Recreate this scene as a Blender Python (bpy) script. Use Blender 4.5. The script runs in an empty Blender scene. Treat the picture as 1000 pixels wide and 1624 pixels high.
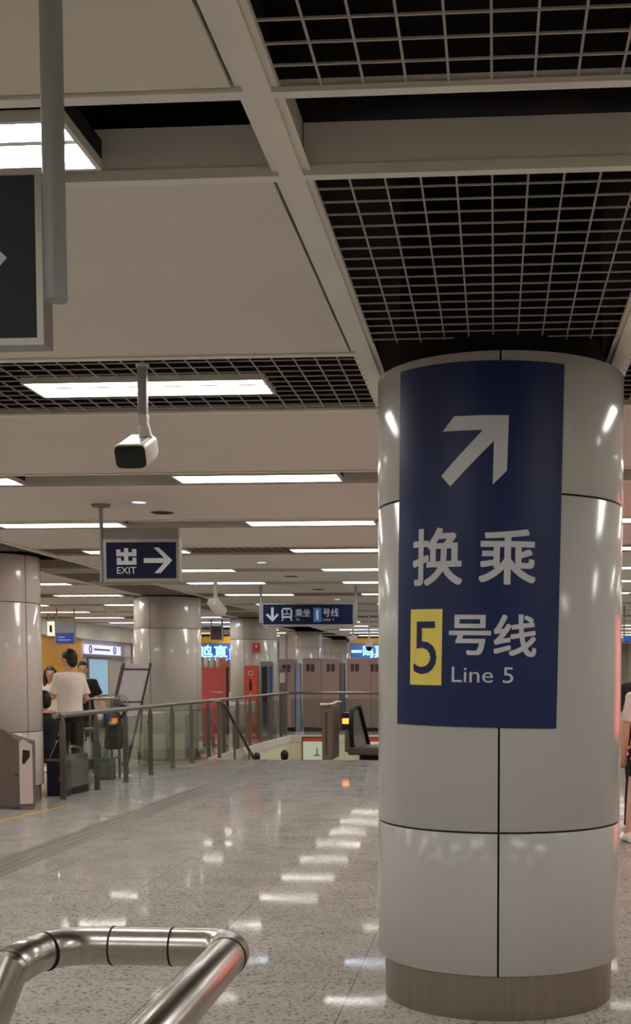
import bpy, bmesh, math, random
from mathutils import Vector, Matrix, Euler
random.seed(4)
PI = math.pi
scene = bpy.context.scene
COL = scene.collection

# ------------------------------------------------------------------ camera, world, exposure
cam_data = bpy.data.cameras.new('camera')
cam = bpy.data.objects.new('camera', cam_data)
COL.objects.link(cam)
cam.location = (0, 0, 1.5)
cam.rotation_euler = (math.radians(90 - 3.398), 0, math.radians(4.027))
cam_data.sensor_fit = 'VERTICAL'
cam_data.sensor_height = 36.0
cam_data.sensor_width = 36.0
cam_data.lens = 1900 / 1624 * 36
cam_data.shift_x = (500 - 651) / 1624
cam_data.shift_y = (1186.8 - 812) / 1624
cam_data.clip_start = 0.05
cam_data.clip_end = 200
scene.camera = cam

world = bpy.data.worlds.new('world')
scene.world = world
world.use_nodes = True
world.node_tree.nodes['Background'].inputs[0].default_value = (0.5, 0.45, 0.42, 1)
world.node_tree.nodes['Background'].inputs[1].default_value = 0.02

scene.view_settings.view_transform = 'Standard'
scene.view_settings.look = 'None'
scene.view_settings.exposure = 0.0
scene.view_settings.gamma = 1.0
LIGHT_STRENGTH = 18.5

# ------------------------------------------------------------------ materials
def lin(c):
    return tuple(((v / 255) / 12.92 if v / 255 <= 0.04045 else ((v / 255 + 0.055) / 1.055) ** 2.4) for v in c)

def mat(name, rgb, rough=0.5, metal=0.0, spec=0.5, coat=0.0, noise=0.0, nscale=8.0, stretch=(1, 1, 1), bump=0.0):
    m = bpy.data.materials.new(name)
    m.use_nodes = True
    nt = m.node_tree
    b = nt.nodes['Principled BSDF']
    c = lin(rgb) + (1,)
    b.inputs['Base Color'].default_value = c
    b.inputs['Roughness'].default_value = rough
    b.inputs['Metallic'].default_value = metal
    b.inputs['Specular IOR Level'].default_value = spec
    b.inputs['Coat Weight'].default_value = coat
    b.inputs['Coat Roughness'].default_value = 0.05
    if noise or bump:
        tc = nt.nodes.new('ShaderNodeTexCoord')
        mp = nt.nodes.new('ShaderNodeMapping')
        mp.inputs['Scale'].default_value = stretch
        nz = nt.nodes.new('ShaderNodeTexNoise')
        nz.inputs['Scale'].default_value = nscale
        nz.inputs['Detail'].default_value = 4
        nt.links.new(tc.outputs['Object'], mp.inputs[0])
        nt.links.new(mp.outputs[0], nz.inputs['Vector'])
        if noise:
            mx = nt.nodes.new('ShaderNodeMixRGB')
            mx.blend_type = 'MULTIPLY'
            mx.inputs[0].default_value = 1
            mx.inputs[1].default_value = c
            rp = nt.nodes.new('ShaderNodeValToRGB')
            lo = 1 - noise
            rp.color_ramp.elements[0].color = (lo, lo, lo, 1)
            rp.color_ramp.elements[1].color = (1, 1, 1, 1)
            rp.color_ramp.elements[0].position = 0.3
            rp.color_ramp.elements[1].position = 0.7
            nt.links.new(nz.outputs[0], rp.inputs[0])
            nt.links.new(rp.outputs[0], mx.inputs[2])
            nt.links.new(mx.outputs[0], b.inputs['Base Color'])
        if bump:
            bp = nt.nodes.new('ShaderNodeBump')
            bp.inputs['Strength'].default_value = bump
            bp.inputs['Distance'].default_value = 0.01
            nt.links.new(nz.outputs[0], bp.inputs['Height'])
            nt.links.new(bp.outputs[0], b.inputs['Normal'])
    return m

def emis(name, rgb, strength):
    m = bpy.data.materials.new(name)
    m.use_nodes = True
    b = m.node_tree.nodes['Principled BSDF']
    b.inputs['Base Color'].default_value = lin(rgb) + (1,)
    b.inputs['Emission Color'].default_value = lin(rgb) + (1,)
    b.inputs['Emission Strength'].default_value = strength
    b.inputs['Roughness'].default_value = 0.4
    return m

def glass(name, tint, refl=0.10):
    m = bpy.data.materials.new(name)
    m.use_nodes = True
    nt = m.node_tree
    nt.nodes.remove(nt.nodes['Principled BSDF'])
    out = nt.nodes['Material Output']
    tr = nt.nodes.new('ShaderNodeBsdfTransparent')
    tr.inputs[0].default_value = tint + (1,)
    gl = nt.nodes.new('ShaderNodeBsdfGlossy')
    gl.inputs['Roughness'].default_value = 0.04
    lf = nt.nodes.new('ShaderNodeLayerWeight')
    lw = nt.nodes.new('ShaderNodeMath')
    lw.operation = 'POWER'
    lw.inputs[1].default_value = 4
    nt.links.new(lf.outputs['Facing'], lw.inputs[0])
    ad = nt.nodes.new('ShaderNodeMath')
    ad.operation = 'MULTIPLY_ADD'
    ad.inputs[1].default_value = 0.7
    ad.inputs[2].default_value = refl * 0.4
    ad.use_clamp = True
    mx = nt.nodes.new('ShaderNodeMixShader')
    nt.links.new(lw.outputs[0], ad.inputs[0])
    nt.links.new(ad.outputs[0], mx.inputs[0])
    nt.links.new(tr.outputs[0], mx.inputs[1])
    nt.links.new(gl.outputs[0], mx.inputs[2])
    nt.links.new(mx.outputs[0], out.inputs[0])
    return m

def terrazzo():
    m = bpy.data.materials.new('terrazzo')
    m.use_nodes = True
    nt = m.node_tree
    L = nt.links.new
    b = nt.nodes['Principled BSDF']
    tc = nt.nodes.new('ShaderNodeTexCoord')
    def vor(scale, lo, hi, a, c):
        v = nt.nodes.new('ShaderNodeTexVoronoi')
        v.inputs['Scale'].default_value = scale
        L(tc.outputs['Object'], v.inputs['Vector'])
        r = nt.nodes.new('ShaderNodeValToRGB')
        r.color_ramp.elements[0].position = lo
        r.color_ramp.elements[1].position = hi
        r.color_ramp.elements[0].color = (a, a, a, 1)
        r.color_ramp.elements[1].color = (c, c, c, 1)
        L(v.outputs['Color'], r.inputs[0])
        return r
    a = vor(75, 0.14, 0.36, 0.42, 1.0)
    c = vor(140, 0.62, 0.85, 1.0, 1.22)
    nz = nt.nodes.new('ShaderNodeTexNoise')
    nz.inputs['Scale'].default_value = 1.2
    nz.inputs['Detail'].default_value = 3
    L(tc.outputs['Object'], nz.inputs['Vector'])
    r3 = nt.nodes.new('ShaderNodeValToRGB')
    r3.color_ramp.elements[0].color = (0.88, 0.88, 0.88, 1)
    r3.color_ramp.elements[1].color = (1.04, 1.02, 1.0, 1)
    L(nz.outputs[0], r3.inputs[0])
    def mul(x, y):
        k = nt.nodes.new('ShaderNodeMixRGB')
        k.blend_type = 'MULTIPLY'
        k.inputs[0].default_value = 1
        if isinstance(x, tuple):
            k.inputs[1].default_value = x
        else:
            L(x.outputs[0], k.inputs[1])
        L(y.outputs[0], k.inputs[2])
        return k
    k = mul(mul(mul(lin((171, 166, 160)) + (1,), a), c), r3)
    # tile joints
    sp = nt.nodes.new('ShaderNodeSeparateXYZ')
    L(tc.outputs['Object'], sp.inputs[0])
    js = []
    for o, size, off in (('X', 0.91, 0.69), ('Y', 1.13, 1.01)):
        ad = nt.nodes.new('ShaderNodeMath'); ad.operation = 'ADD'; ad.inputs[1].default_value = off + 91 * size
        L(sp.outputs[o], ad.inputs[0])
        md = nt.nodes.new('ShaderNodeMath'); md.operation = 'MODULO'; md.inputs[1].default_value = size
        L(ad.outputs[0], md.inputs[0])
        lt = nt.nodes.new('ShaderNodeMath'); lt.operation = 'LESS_THAN'; lt.inputs[1].default_value = 0.005
        L(md.outputs[0], lt.inputs[0])
        js.append(lt)
    mxm = nt.nodes.new('ShaderNodeMath'); mxm.operation = 'MAXIMUM'
    L(js[0].outputs[0], mxm.inputs[0]); L(js[1].outputs[0], mxm.inputs[1])
    jm = nt.nodes.new('ShaderNodeMixRGB')
    jm.inputs[2].default_value = lin((78, 72, 66)) + (1,)
    sc_ = nt.nodes.new('ShaderNodeMath'); sc_.operation = 'MULTIPLY'; sc_.inputs[1].default_value = 0.8
    L(mxm.outputs[0], sc_.inputs[0])
    L(sc_.outputs[0], jm.inputs[0])
    L(k.outputs[0], jm.inputs[1])
    L(jm.outputs[0], b.inputs['Base Color'])
    rr = nt.nodes.new('ShaderNodeMapRange')
    rr.inputs['To Min'].default_value = 0.03
    rr.inputs['To Max'].default_value = 0.065
    L(nz.outputs[0], rr.inputs['Value'])
    L(rr.outputs[0], b.inputs['Roughness'])
    # worn polish: the gloss comes and goes in patches
    wn = nt.nodes.new('ShaderNodeTexNoise'); wn.inputs['Scale'].default_value = 2.6; wn.inputs['Detail'].default_value = 5
    L(tc.outputs['Object'], wn.inputs['Vector'])
    wr = nt.nodes.new('ShaderNodeMapRange')
    wr.inputs['From Min'].default_value = 0.46; wr.inputs['From Max'].default_value = 0.66
    wr.inputs['To Min'].default_value = 0.006; wr.inputs['To Max'].default_value = 0.05
    L(wn.outputs[0], wr.inputs['Value']); L(wr.outputs[0], b.inputs['Specular IOR Level'])
    return m

def perforated():
    m = bpy.data.materials.new('perforated_panel')
    m.use_nodes = True
    nt = m.node_tree
    L = nt.links.new
    b = nt.nodes['Principled BSDF']
    tc = nt.nodes.new('ShaderNodeTexCoord')
    sp = nt.nodes.new('ShaderNodeSeparateXYZ')
    L(tc.outputs['Object'], sp.inputs[0])
    outs = []
    for o in 'XY':
        k = nt.nodes.new('ShaderNodeMath'); k.operation = 'MULTIPLY'; k.inputs[1].default_value = 2 * PI / 0.012
        L(sp.outputs[o], k.inputs[0])
        s = nt.nodes.new('ShaderNodeMath'); s.operation = 'SINE'
        L(k.outputs[0], s.inputs[0]); outs.append(s)
    p = nt.nodes.new('ShaderNodeMath'); p.operation = 'MULTIPLY'
    L(outs[0].outputs[0], p.inputs[0]); L(outs[1].outputs[0], p.inputs[1])
    g = nt.nodes.new('ShaderNodeMath'); g.operation = 'GREATER_THAN'; g.inputs[1].default_value = 0.45
    L(p.outputs[0], g.inputs[0])
    mx = nt.nodes.new('ShaderNodeMixRGB')
    mx.inputs[1].default_value = lin((226, 219, 206)) + (1,)
    mx.inputs[2].default_value = lin((209, 201, 188)) + (1,)
    L(g.outputs[0], mx.inputs[0])
    L(mx.outputs[0], b.inputs['Base Color'])
    b.inputs['Roughness'].default_value = 0.55
    return m

M = {}
M['floor'] = terrazzo()
M['perf'] = perforated()
M['panel'] = mat('ceiling_panel', (226, 218, 208), 0.5, noise=0.06, nscale=0.8)
M['strip'] = mat('ceiling_strip', (238, 233, 222), 0.45, noise=0.08, nscale=3)
M['fascia'] = mat('slot_fascia', (226, 220, 210), 0.5)
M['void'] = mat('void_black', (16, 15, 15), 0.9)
M['duct'] = mat('black_pipe', (34, 32, 34), 0.5)
M['grid'] = mat('grid_slats', (176, 166, 152), 0.5)
M['enamel'] = mat('cream_enamel', (190, 188, 184), 0.17, spec=0.45, coat=0.1, noise=0.03, nscale=1.5)
M['enamel_warm'] = mat('cream_enamel_warm', (196, 186, 178), 0.2, spec=0.5, coat=0.3, noise=0.03, nscale=1.5)
M['seam'] = mat('dark_seam', (38, 34, 30), 0.8)
M['plinth'] = mat('brushed_plinth', (172, 162, 152), 0.3, metal=1.0, noise=0.14, nscale=14, stretch=(6, 6, 0.05))
M['steel'] = mat('stainless', (192, 186, 180), 0.27, metal=1.0, noise=0.12, nscale=30, stretch=(1, 1, 1))
M['steel_dull'] = mat('stainless_dull', (150, 142, 132), 0.35, metal=0.9, noise=0.15, nscale=20)
M['pole'] = mat('pole_grey', (150, 154, 154), 0.45, metal=0.1)
M['ring'] = mat('joint_ring', (40, 36, 34), 0.5, metal=0.5)
M['blue'] = mat('sign_blue', (20, 38, 88), 0.42, spec=.4)
M['blue_dark'] = mat('sign_dark_blue', (20, 24, 54), 0.55, spec=0.2)
M['charcoal'] = mat('sign_charcoal', (48, 55, 59), 0.55, spec=0.2)
M['letter'] = mat('letter_white', (208, 208, 216), 0.45)
M['yellow'] = mat('plate_yellow', (246, 226, 104), 0.4)
M['black'] = mat('black', (18, 18, 20), 0.45)
M['blackgloss'] = mat('black_gloss', (10, 10, 12), 0.12)
M['rubber'] = mat('rubber', (26, 24, 24), 0.6)
M['frame'] = mat('sign_frame', (152, 149, 144), 0.4, metal=0.5)
M['header'] = mat('sign_header', (128, 118, 106), 0.5, metal=0.2)
M['white'] = mat('white_plastic', (225, 220, 212), 0.4)
M['glass'] = glass('rail_glass', (0.86, 0.92, 0.88))
M['tube'] = emis('light_diffuser', (255, 252, 246), LIGHT_STRENGTH)
M['tube_cool'] = emis('light_diffuser_cool', (214, 236, 255), LIGHT_STRENGTH * 0.8)
M['fixture'] = mat('fixture_white', (220, 216, 206), 0.4)
M['wallwarm'] = mat('wall_grey', (188, 180, 168), 0.5, noise=0.05, nscale=1)
M['cream'] = mat('cream_wall', (236, 228, 198), 0.5)
M['yellowwall'] = mat('yellow_wall', (226, 164, 22), 0.5, noise=0.12, nscale=2)
M['red'] = mat('red_board', (204, 84, 84), 0.45)
M['orange'] = mat('orange_red', (222, 92, 62), 0.45)
M['cabinet'] = mat('cabinet_pinkish', (152, 126, 124), 0.5, noise=0.05, nscale=2)
M['navy'] = mat('navy', (26, 28, 48), 0.5)
M['skin'] = mat('skin', (214, 160, 134), 0.55)
M['hair'] = mat('hair', (20, 15, 14), 0.5)
M['tee'] = mat('white_tee', (236, 220, 208), 0.85, noise=0.08, nscale=9)
M['dress'] = mat('cream_dress', (238, 226, 196), 0.85, noise=0.08, nscale=9)
M['darkcloth'] = mat('dark_cloth', (24, 23, 27), 0.85)
M['wood'] = mat('brown_frame', (92, 62, 50), 0.5)
M['paper'] = mat('paper_white', (222, 212, 212), 0.6)
M['tactile'] = mat('tactile_grey', (126, 120, 112), 0.35)
M['yellowline'] = mat('yellow_line', (200, 160, 60), 0.5)
M['bag'] = mat('bag_grey', (62, 58, 58), 0.75)
M['bluepaint'] = mat('blue_paint', (52, 84, 168), 0.45)
M['clear'] = glass('clear_plastic', (0.8, 0.86, 0.9), 0.2)

# ------------------------------------------------------------------ mesh helpers
class MB:
    def __init__(s):
        s.v = []; s.f = []
    def add(s, vs, fs, mx=None):
        o = len(s.v)
        s.v += [tuple(mx @ Vector(p)) if mx else tuple(p) for p in vs]
        s.f += [tuple(i + o for i in f) for f in fs]
        return s
    def box(s, x0, x1, y0, y1, z0, z1, mx=None):
        vs = [(x0, y0, z0), (x1, y0, z0), (x1, y1, z0), (x0, y1, z0), (x0, y0, z1), (x1, y0, z1), (x1, y1, z1), (x0, y1, z1)]
        fs = [(3, 2, 1, 0), (4, 5, 6, 7), (0, 1, 5, 4), (1, 2, 6, 5), (2, 3, 7, 6), (3, 0, 4, 7)]
        return s.add(vs, fs, mx)
    def rbox(s, x0, x1, y0, y1, z0, z1, b=0.01, mx=None, seg=2):
        bm = bmesh.new()
        bmesh.ops.create_cube(bm, size=1)
        for v in bm.verts:
            v.co = Vector(((x0 + x1) / 2 + v.co.x * (x1 - x0), (y0 + y1) / 2 + v.co.y * (y1 - y0), (z0 + z1) / 2 + v.co.z * (z1 - z0)))
        bmesh.ops.bevel(bm, geom=bm.edges[:], offset=b, segments=seg, profile=0.5, affect='EDGES')
        return s.bm(bm, mx)
    def bm(s, bm, mx=None):
        bm.verts.index_update()
        s.add([v.co.copy() for v in bm.verts], [[v.index for v in f.verts] for f in bm.faces], mx)
        bm.free()
        return s
    def path(s, pts, r, n=12, cap=True, closed=False):
        pts = [Vector(p) for p in pts]
        rs = r if isinstance(r, (list, tuple)) else [r] * len(pts)
        N = len(pts); vs = []; fs = []; up = None
        for i, p in enumerate(pts):
            a = pts[i - 1] if (i > 0 or closed) else p
            b = pts[(i + 1) % N] if (i < N - 1 or closed) else p
            t = ((b - p).normalized() if (b - p).length > 1e-9 else Vector((0, 0, 0))) + ((p - a).normalized() if (p - a).length > 1e-9 else Vector((0, 0, 0)))
            t.normalize()
            if up is None:
                up = Vector((0, 0, 1)) if abs(t.z) < 0.9 else Vector((0, 1, 0))
            up = (up - t * up.dot(t))
            if up.length < 1e-6:
                up = t.orthogonal()
            up.normalize()
            sd = t.cross(up)
            for k in range(n):
                an = 2 * PI * k / n
                vs.append(p + (up * math.cos(an) + sd * math.sin(an)) * rs[i])
        for i in range(N if closed else N - 1):
            j = (i + 1) % N
            for k in range(n):
                q = (k + 1) % n
                fs.append((i * n + k, i * n + q, j * n + q, j * n + k))
        if cap and not closed:
            fs.append(tuple(range(n))[::-1]); fs.append(tuple((N - 1) * n + k for k in range(n)))
        return s.add(vs, fs)
    def lathe(s, prof, c=(0, 0, 0), n=32, mx=None, a0=0.0, a1=2 * PI):
        full = abs(a1 - a0 - 2 * PI) < 1e-6
        m = n if full else n + 1
        vs = []; fs = []
        for r, z in prof:
            for k in range(m):
                an = a0 + (a1 - a0) * k / n
                vs.append((c[0] + r * math.cos(an), c[1] + r * math.sin(an), c[2] + z))
        for i in range(len(prof) - 1):
            for k in range(n):
                q = (k + 1) % m
                fs.append((i * m + k, i * m + q, (i + 1) * m + q, (i + 1) * m + k))
        return s.add(vs, fs, mx)
    def prism(s, poly, h0, h1, f):
        """poly in 2D, extruded between h0 and h1; f(u, v, h) -> point"""
        n = len(poly)
        vs = [f(u, v, h0) for u, v in poly] + [f(u, v, h1) for u, v in poly]
        fs = [tuple(range(n))[::-1], tuple(range(n, 2 * n))]
        for i in range(n):
            j = (i + 1) % n
            fs.append((i, j, n + j, n + i))
        return s.add(vs, fs)
    def ell(s, c, r, mx=None, seg=16, ring=10):
        vs = [(c[0], c[1], c[2] - r[2])]
        for i in range(1, ring):
            a = -PI / 2 + PI * i / ring
            for k in range(seg):
                b = 2 * PI * k / seg
                vs.append((c[0] + r[0] * math.cos(a) * math.cos(b), c[1] + r[1] * math.cos(a) * math.sin(b), c[2] + r[2] * math.sin(a)))
        vs.append((c[0], c[1], c[2] + r[2]))
        fs = []
        for k in range(seg):
            fs.append((0, 1 + (k + 1) % seg, 1 + k))
        for i in range(ring - 2):
            for k in range(seg):
                a = 1 + i * seg
                fs.append((a + k, a + (k + 1) % seg, a + seg + (k + 1) % seg, a + seg + k))
        t = len(vs) - 1; a = 1 + (ring - 2) * seg
        for k in range(seg):
            fs.append((a + k, a + (k + 1) % seg, t))
        return s.add(vs, fs, mx)
    def loft(s, rings, n=20):
        """rings: (center, axis_a vector, axis_b vector)"""
        vs = []; fs = []
        for c, a, b in rings:
            c = Vector(c); a = Vector(a); b = Vector(b)
            for k in range(n):
                t = 2 * PI * k / n
                vs.append(c + a * math.cos(t) + b * math.sin(t))
        for i in range(len(rings) - 1):
            for k in range(n):
                q = (k + 1) % n
                fs.append((i * n + k, i * n + q, (i + 1) * n + q, (i + 1) * n + k))
        fs.append(tuple(range(n))[::-1]); fs.append(tuple((len(rings) - 1) * n + k for k in range(n)))
        return s.add(vs, fs)
    def build(s, name, m, parent=None, smooth=False, fix=True):
        me = bpy.data.meshes.new(name)
        me.from_pydata([tuple(p) for p in s.v], [], s.f)
        me.update()
        if fix:
            bm = bmesh.new(); bm.from_mesh(me)
            bmesh.ops.recalc_face_normals(bm, faces=bm.faces)
            bm.to_mesh(me); bm.free()
        if smooth:
            for p in me.polygons:
                p.use_smooth = True
            if smooth != 'all':
                me.set_sharp_from_angle(angle=math.radians(38))
        me.materials.append(m)
        o = bpy.data.objects.new(name, me)
        COL.objects.link(o)
        if parent is not None:
            o.parent = parent
        return o

def thing(name, label, cat, loc=(0, 0, 0), rz=0.0, group=None):
    o = bpy.data.objects.new(name, None)
    o.empty_display_size = 0.1
    COL.objects.link(o)
    o.location = loc; o.rotation_euler = (0, 0, rz)
    return tag(o, label, cat, group)

def tag(o, label, cat, group=None):
    o['label'] = label; o['category'] = cat; o['kind'] = 'thing'
    if group:
        o['group'] = group
    return o

def structure(o):
    o['kind'] = 'structure'
    return o

def xz(u, v, h):
    return (u, h, v)

_fc = bpy.data.curves.new('lettering_source', 'FONT')
_fo = bpy.data.objects.new('lettering_source', _fc)
def glyphs(text, x0, x1, y0, y1, bold=0.0):
    """verts, faces (2D) of a text fitted into a box"""
    if _fo.name not in COL.objects:
        COL.objects.link(_fo)
    _fc.body = text; _fc.resolution_u = 4
    dg = bpy.context.evaluated_depsgraph_get(); dg.update()
    me = bpy.data.meshes.new_from_object(_fo.evaluated_get(dg))
    P = [v.co.copy() for v in me.vertices]
    F = [tuple(p.vertices) for p in me.polygons]
    bpy.data.meshes.remove(me)
    ax = min(p.x for p in P); bx = max(p.x for p in P); ay = min(p.y for p in P); by = max(p.y for p in P)
    k = bold * 0.55
    x0 += k * (x1 - x0) / (bx - ax); x1 -= k * (x1 - x0) / (bx - ax); y0 += k * (y1 - y0); y1 -= k * (y1 - y0)
    P = [(x0 + (p.x - ax) / (bx - ax) * (x1 - x0), y0 + (p.y - ay) / (by - ay) * (y1 - y0)) for p in P]
    glyphs.n = len(P)
    if bold:
        dx = bold * 0.55 * (x1 - x0) / (bx - ax); dy = bold * 0.55 * (y1 - y0) / (by - ay)
        n = len(P); Q = []; G = []
        for i, (a, b) in enumerate(((dx, dy), (-dx, dy), (dx, -dy), (-dx, -dy))):
            Q += [(x + a, y + b) for x, y in P]; G += [tuple(v + i * n for v in f) for f in F]
        P, F = Q, G
    return P, F

def letter(name, text, box, depth, m, parent, bold=0.012):
    """flat lettering in the XZ plane at y=depth, facing -Y"""
    P, F = glyphs(text, *box, bold=bold)
    mb = MB(); mb.add([(x, depth - .0006 * (i // glyphs.n), z) for i, (x, z) in enumerate(P)], F)
    return mb.build(name, m, parent, fix=False)

# ------------------------------------------------------------------ the hall: floor, ceiling, walls
XL, XR, Y0, Y1, H = -11.3, 5.6, -3.6, 52.0, 2.95
OX0, OX1, OY0, OY1 = -5.22, -1.2, 21.55, 30.4          # stairwell opening

mb = MB()
mb.box(XL, XR, Y0, OY0, -0.14, 0); mb.box(XL, XR, OY1, Y1, -0.14, 0)
mb.box(XL, OX0, OY0, OY1, -0.14, 0); mb.box(OX1, XR, OY0, OY1, -0.14, 0)
structure(mb.build('floor', M['floor']))

structure(MB().box(XL, XR, Y0, Y1, 3.75, 3.85).build('ceiling', M['void']))
structure(MB().box(XL - .1, XL, Y0, Y1, -0.14, 3.85).build('wall_left', M['wallwarm']))
structure(MB().box(XR, XR + .1, Y0, Y1, -0.14, 3.85).build('wall_right', M['wallwarm']))
structure(MB().box(XL, XR, Y1, Y1 + .1, -0.14, 3.85).build('wall_far', M['wallwarm']))
structure(MB().box(XL, XR, Y0 - .1, Y0, -0.14, 3.85).build('wall_rear', M['wallwarm']))

# stairwell walls and lower landing
structure(MB().box(OX0 - .1, OX0, OY0, OY1, -3.1, -0.14).build('wall_stair_left', M['cream']))
structure(MB().box(OX0, OX1, OY1, OY1 + .1, -3.1, -0.14).build('wall_stair_far', M['cream']))
structure(MB().box(OX1, OX1 + .1, OY0, OY1, -3.1, -0.14).build('wall_stair_right', M['cream']))
structure(MB().box(OX0, OX1, OY0 - .1, OY0, -3.1, -0.14).build('wall_stair_near', M['cream']))
structure(MB().box(OX0, OX1, OY0, OY1, -3.1, -3.0).build('floor_lower_landing', M['floor']))
mb = MB()
for i in range(19):
    y = OY0 + 0.05 + i * 0.3
    mb.box(OX0, -3.15, y, y + 0.3, -3.0, -0.15 * (i + 1))
structure(mb.build('floor_stairs', M['tactile']))

# inlaid guide strip along the floor
mb = MB()
for i in range(4):
    x = -4.07 + i * 0.095
    mb.box(x, x + 0.075, Y0, 21.4, 0.0, 0.003)
structure(mb.build('trim_1', M['tactile']))
o = MB().box(-0.03, 0.03, -6, 1.0, 0.0, 0.002).build('trim_2', M['yellowline'])
o.location = (-5.1, 12.6, 0); o.rotation_euler = (0, 0, math.radians(-6)); structure(o)

SLOTS = [(-2.2, -1.75, 0), (0.45, 0.9, 0), (3.07, 3.53, 0), (5.49, 6.57, 1), (8.54, 9.03, 0), (11.07, 11.6, 0), (13.37, 14.18, 1), (16.0, 16.45, 0), (18.2, 18.65, 0),
         (20.6, 21.5, 1), (23.6, 24.05, 0), (26.1, 26.55, 0), (28.4, 29.3, 1), (31.3, 31.75, 0), (33.8, 34.25, 0), (36.1, 37.0, 1), (39.0, 39.45, 0),
         (41.5, 41.95, 0), (43.8, 44.7, 1), (46.7, 47.15, 0), (49.2, 49.65, 0)]
BAYS = [(-5.28, -0.63, 'near'), (-11.3, -6.36, 'far'), (0.6, 5.6, 'right')]
CHANNELS = [(-0.56, 0.53), (-6.29, -5.35)]

# main beams running away from the camera
nt_ = 3
for x0, x1 in ((-0.63, -0.56), (0.53, 0.6), (-5.35, -5.28), (-6.36, -6.29)):
    mb = MB()
    mb.box(x0, x1, Y0, Y1, H, H + 0.03)
    for s_, xx in ((-1, x0), (1, x1)):
        a, b = sorted((xx, xx + s_ * 0.022))
        mb.box(a, b, Y0, Y1, H + 0.014, H + 0.02)
    for sa, sb, g in SLOTS:
        if not g:
            mb.box(x0 + .003, x1 - .003, sa - .01, sb + .01, H + 0.03, H + 0.16)
    structure(mb.build('trim_%d' % nt_, M['strip'])); nt_ += 1
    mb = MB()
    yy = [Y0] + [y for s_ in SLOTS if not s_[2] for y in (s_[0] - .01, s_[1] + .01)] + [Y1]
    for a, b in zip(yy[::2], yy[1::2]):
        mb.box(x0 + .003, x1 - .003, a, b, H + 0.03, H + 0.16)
    structure(mb.build('trim_%d' % nt_, M['void'])); nt_ += 1  # same beam web, coloured black over the grids to stand in for shade

edges = [Y0] + [y for s in SLOTS for y in s[:2]] + [Y1]
# panels between the slots, with a proud strip and a fascia on every slot edge
for bi, (bx0, bx1, bn) in enumerate(BAYS):
    mt = MB(); mf = MB(); md = MB()
    for i in range(0, len(edges), 2):
        a, b = edges[i], edges[i + 1]
        first = (bi == 0 and abs(b - 3.07) < 0.01)
        o = MB().box(bx0 + 0.03, bx1 - 0.03, a + 0.05, b - 0.05, H + 0.008, H + 0.03).build('ceiling_panel', M['perf'] if first else M['panel'])
        structure(o)
        for y, s_ in ((a, 1), (b, -1)):
            y0, y1 = sorted((y, y + s_ * 0.042))
            mt.box(bx0, bx1, y0, y1, H, H + 0.03)
            y0, y1 = sorted((y + s_ * 0.004, y + s_ * 0.02))
            gs = any(g and (abs(y - sa) < .01 or abs(y - sb) < .01) for sa, sb, g in SLOTS)
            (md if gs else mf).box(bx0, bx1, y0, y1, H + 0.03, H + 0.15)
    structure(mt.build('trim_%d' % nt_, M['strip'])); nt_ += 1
    structure(md.build('trim_%d' % nt_, M['void'])); nt_ += 1  # fascias at grid slots, shade put into their colour as black
    structure(mf.build('trim_%d' % nt_, M['fascia'])); nt_ += 1
# transverse strips across the grid channels
for cx0, cx1 in CHANNELS:
    mt = MB(); mf = MB(); md = MB()
    for sa, sb, g in SLOTS:
        if g:
            continue
        md.box(cx0, cx1, sa - 0.034, sa - 0.021, H + 0.03, H + 0.16); md.box(cx0, cx1, sb + 0.021, sb + 0.034, H + 0.03, H + 0.16)  # black boxes added behind the fascias as painted shade above the grid
        mt.box(cx0, cx1, sa - 0.035, sa, H, H + 0.03); mt.box(cx0, cx1, sb, sb + 0.035, H, H + 0.03)
        mf.box(cx0, cx1, sa - 0.02, sa - 0.004, H + 0.03, H + 0.15); mf.box(cx0, cx1, sb + 0.004, sb + 0.02, H + 0.03, H + 0.15)
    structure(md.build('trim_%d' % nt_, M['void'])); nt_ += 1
    structure(mt.build('trim_%d' % nt_, M['strip'])); nt_ += 1
    structure(mf.build('trim_%d' % nt_, M['fascia'])); nt_ += 1

def grid(x0, x1, y0, y1, z, holes=()):
    """open egg-crate grid with thin slats"""
    c = 0.1; t = 0.003; h = 0.005
    mb = MB()
    nx = int(round((x1 - x0) / c)); ny = int(round((y1 - y0) / c))
    for i in range(nx + 1):
        x = x0 + (x1 - x0) * i / max(nx, 1)
        segs = [(y0, y1)]
        for hx0, hx1, hy0, hy1 in holes:
            if hx0 < x < hx1:
                segs = [q for a, b in segs for q in ((a, min(b, hy0)), (max(a, hy1), b)) if q[1] - q[0] > 0.01]
        for a, b in segs:
            mb.box(x - t, x + t, a, b, z, z + h)
    for j in range(ny + 1):
        y = y0 + (y1 - y0) * j / max(ny, 1)
        segs = [(x0, x1)]
        for hx0, hx1, hy0, hy1 in holes:
            if hy0 < y < hy1:
                segs = [q for a, b in segs for q in ((a, min(b, hx0)), (max(a, hx1), b)) if q[1] - q[0] > 0.01]
        for a, b in segs:
            mb.box(a, b, y - t, y + t, z, z + h)
    return structure(mb.build('ceiling_grid', M['grid']))

PILLARS = [(0.0165, 5.70, 0.57), (-6.053, 14.1, 0.575), (-5.966, 21.6, 0.605), (-6.006, 29.6, 0.581), (-6.085, 38.0, 0.58), (-6.2, 46.5, 0.58)]
def lights_x(bi):
    return [(-2.35, -1.13), (-4.77, -3.55)] if bi == 0 else ([(-7.86, -6.64), (-10.28, -9.06)] if bi == 1 else [(1.1, 2.32), (3.52, 4.74)])

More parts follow.
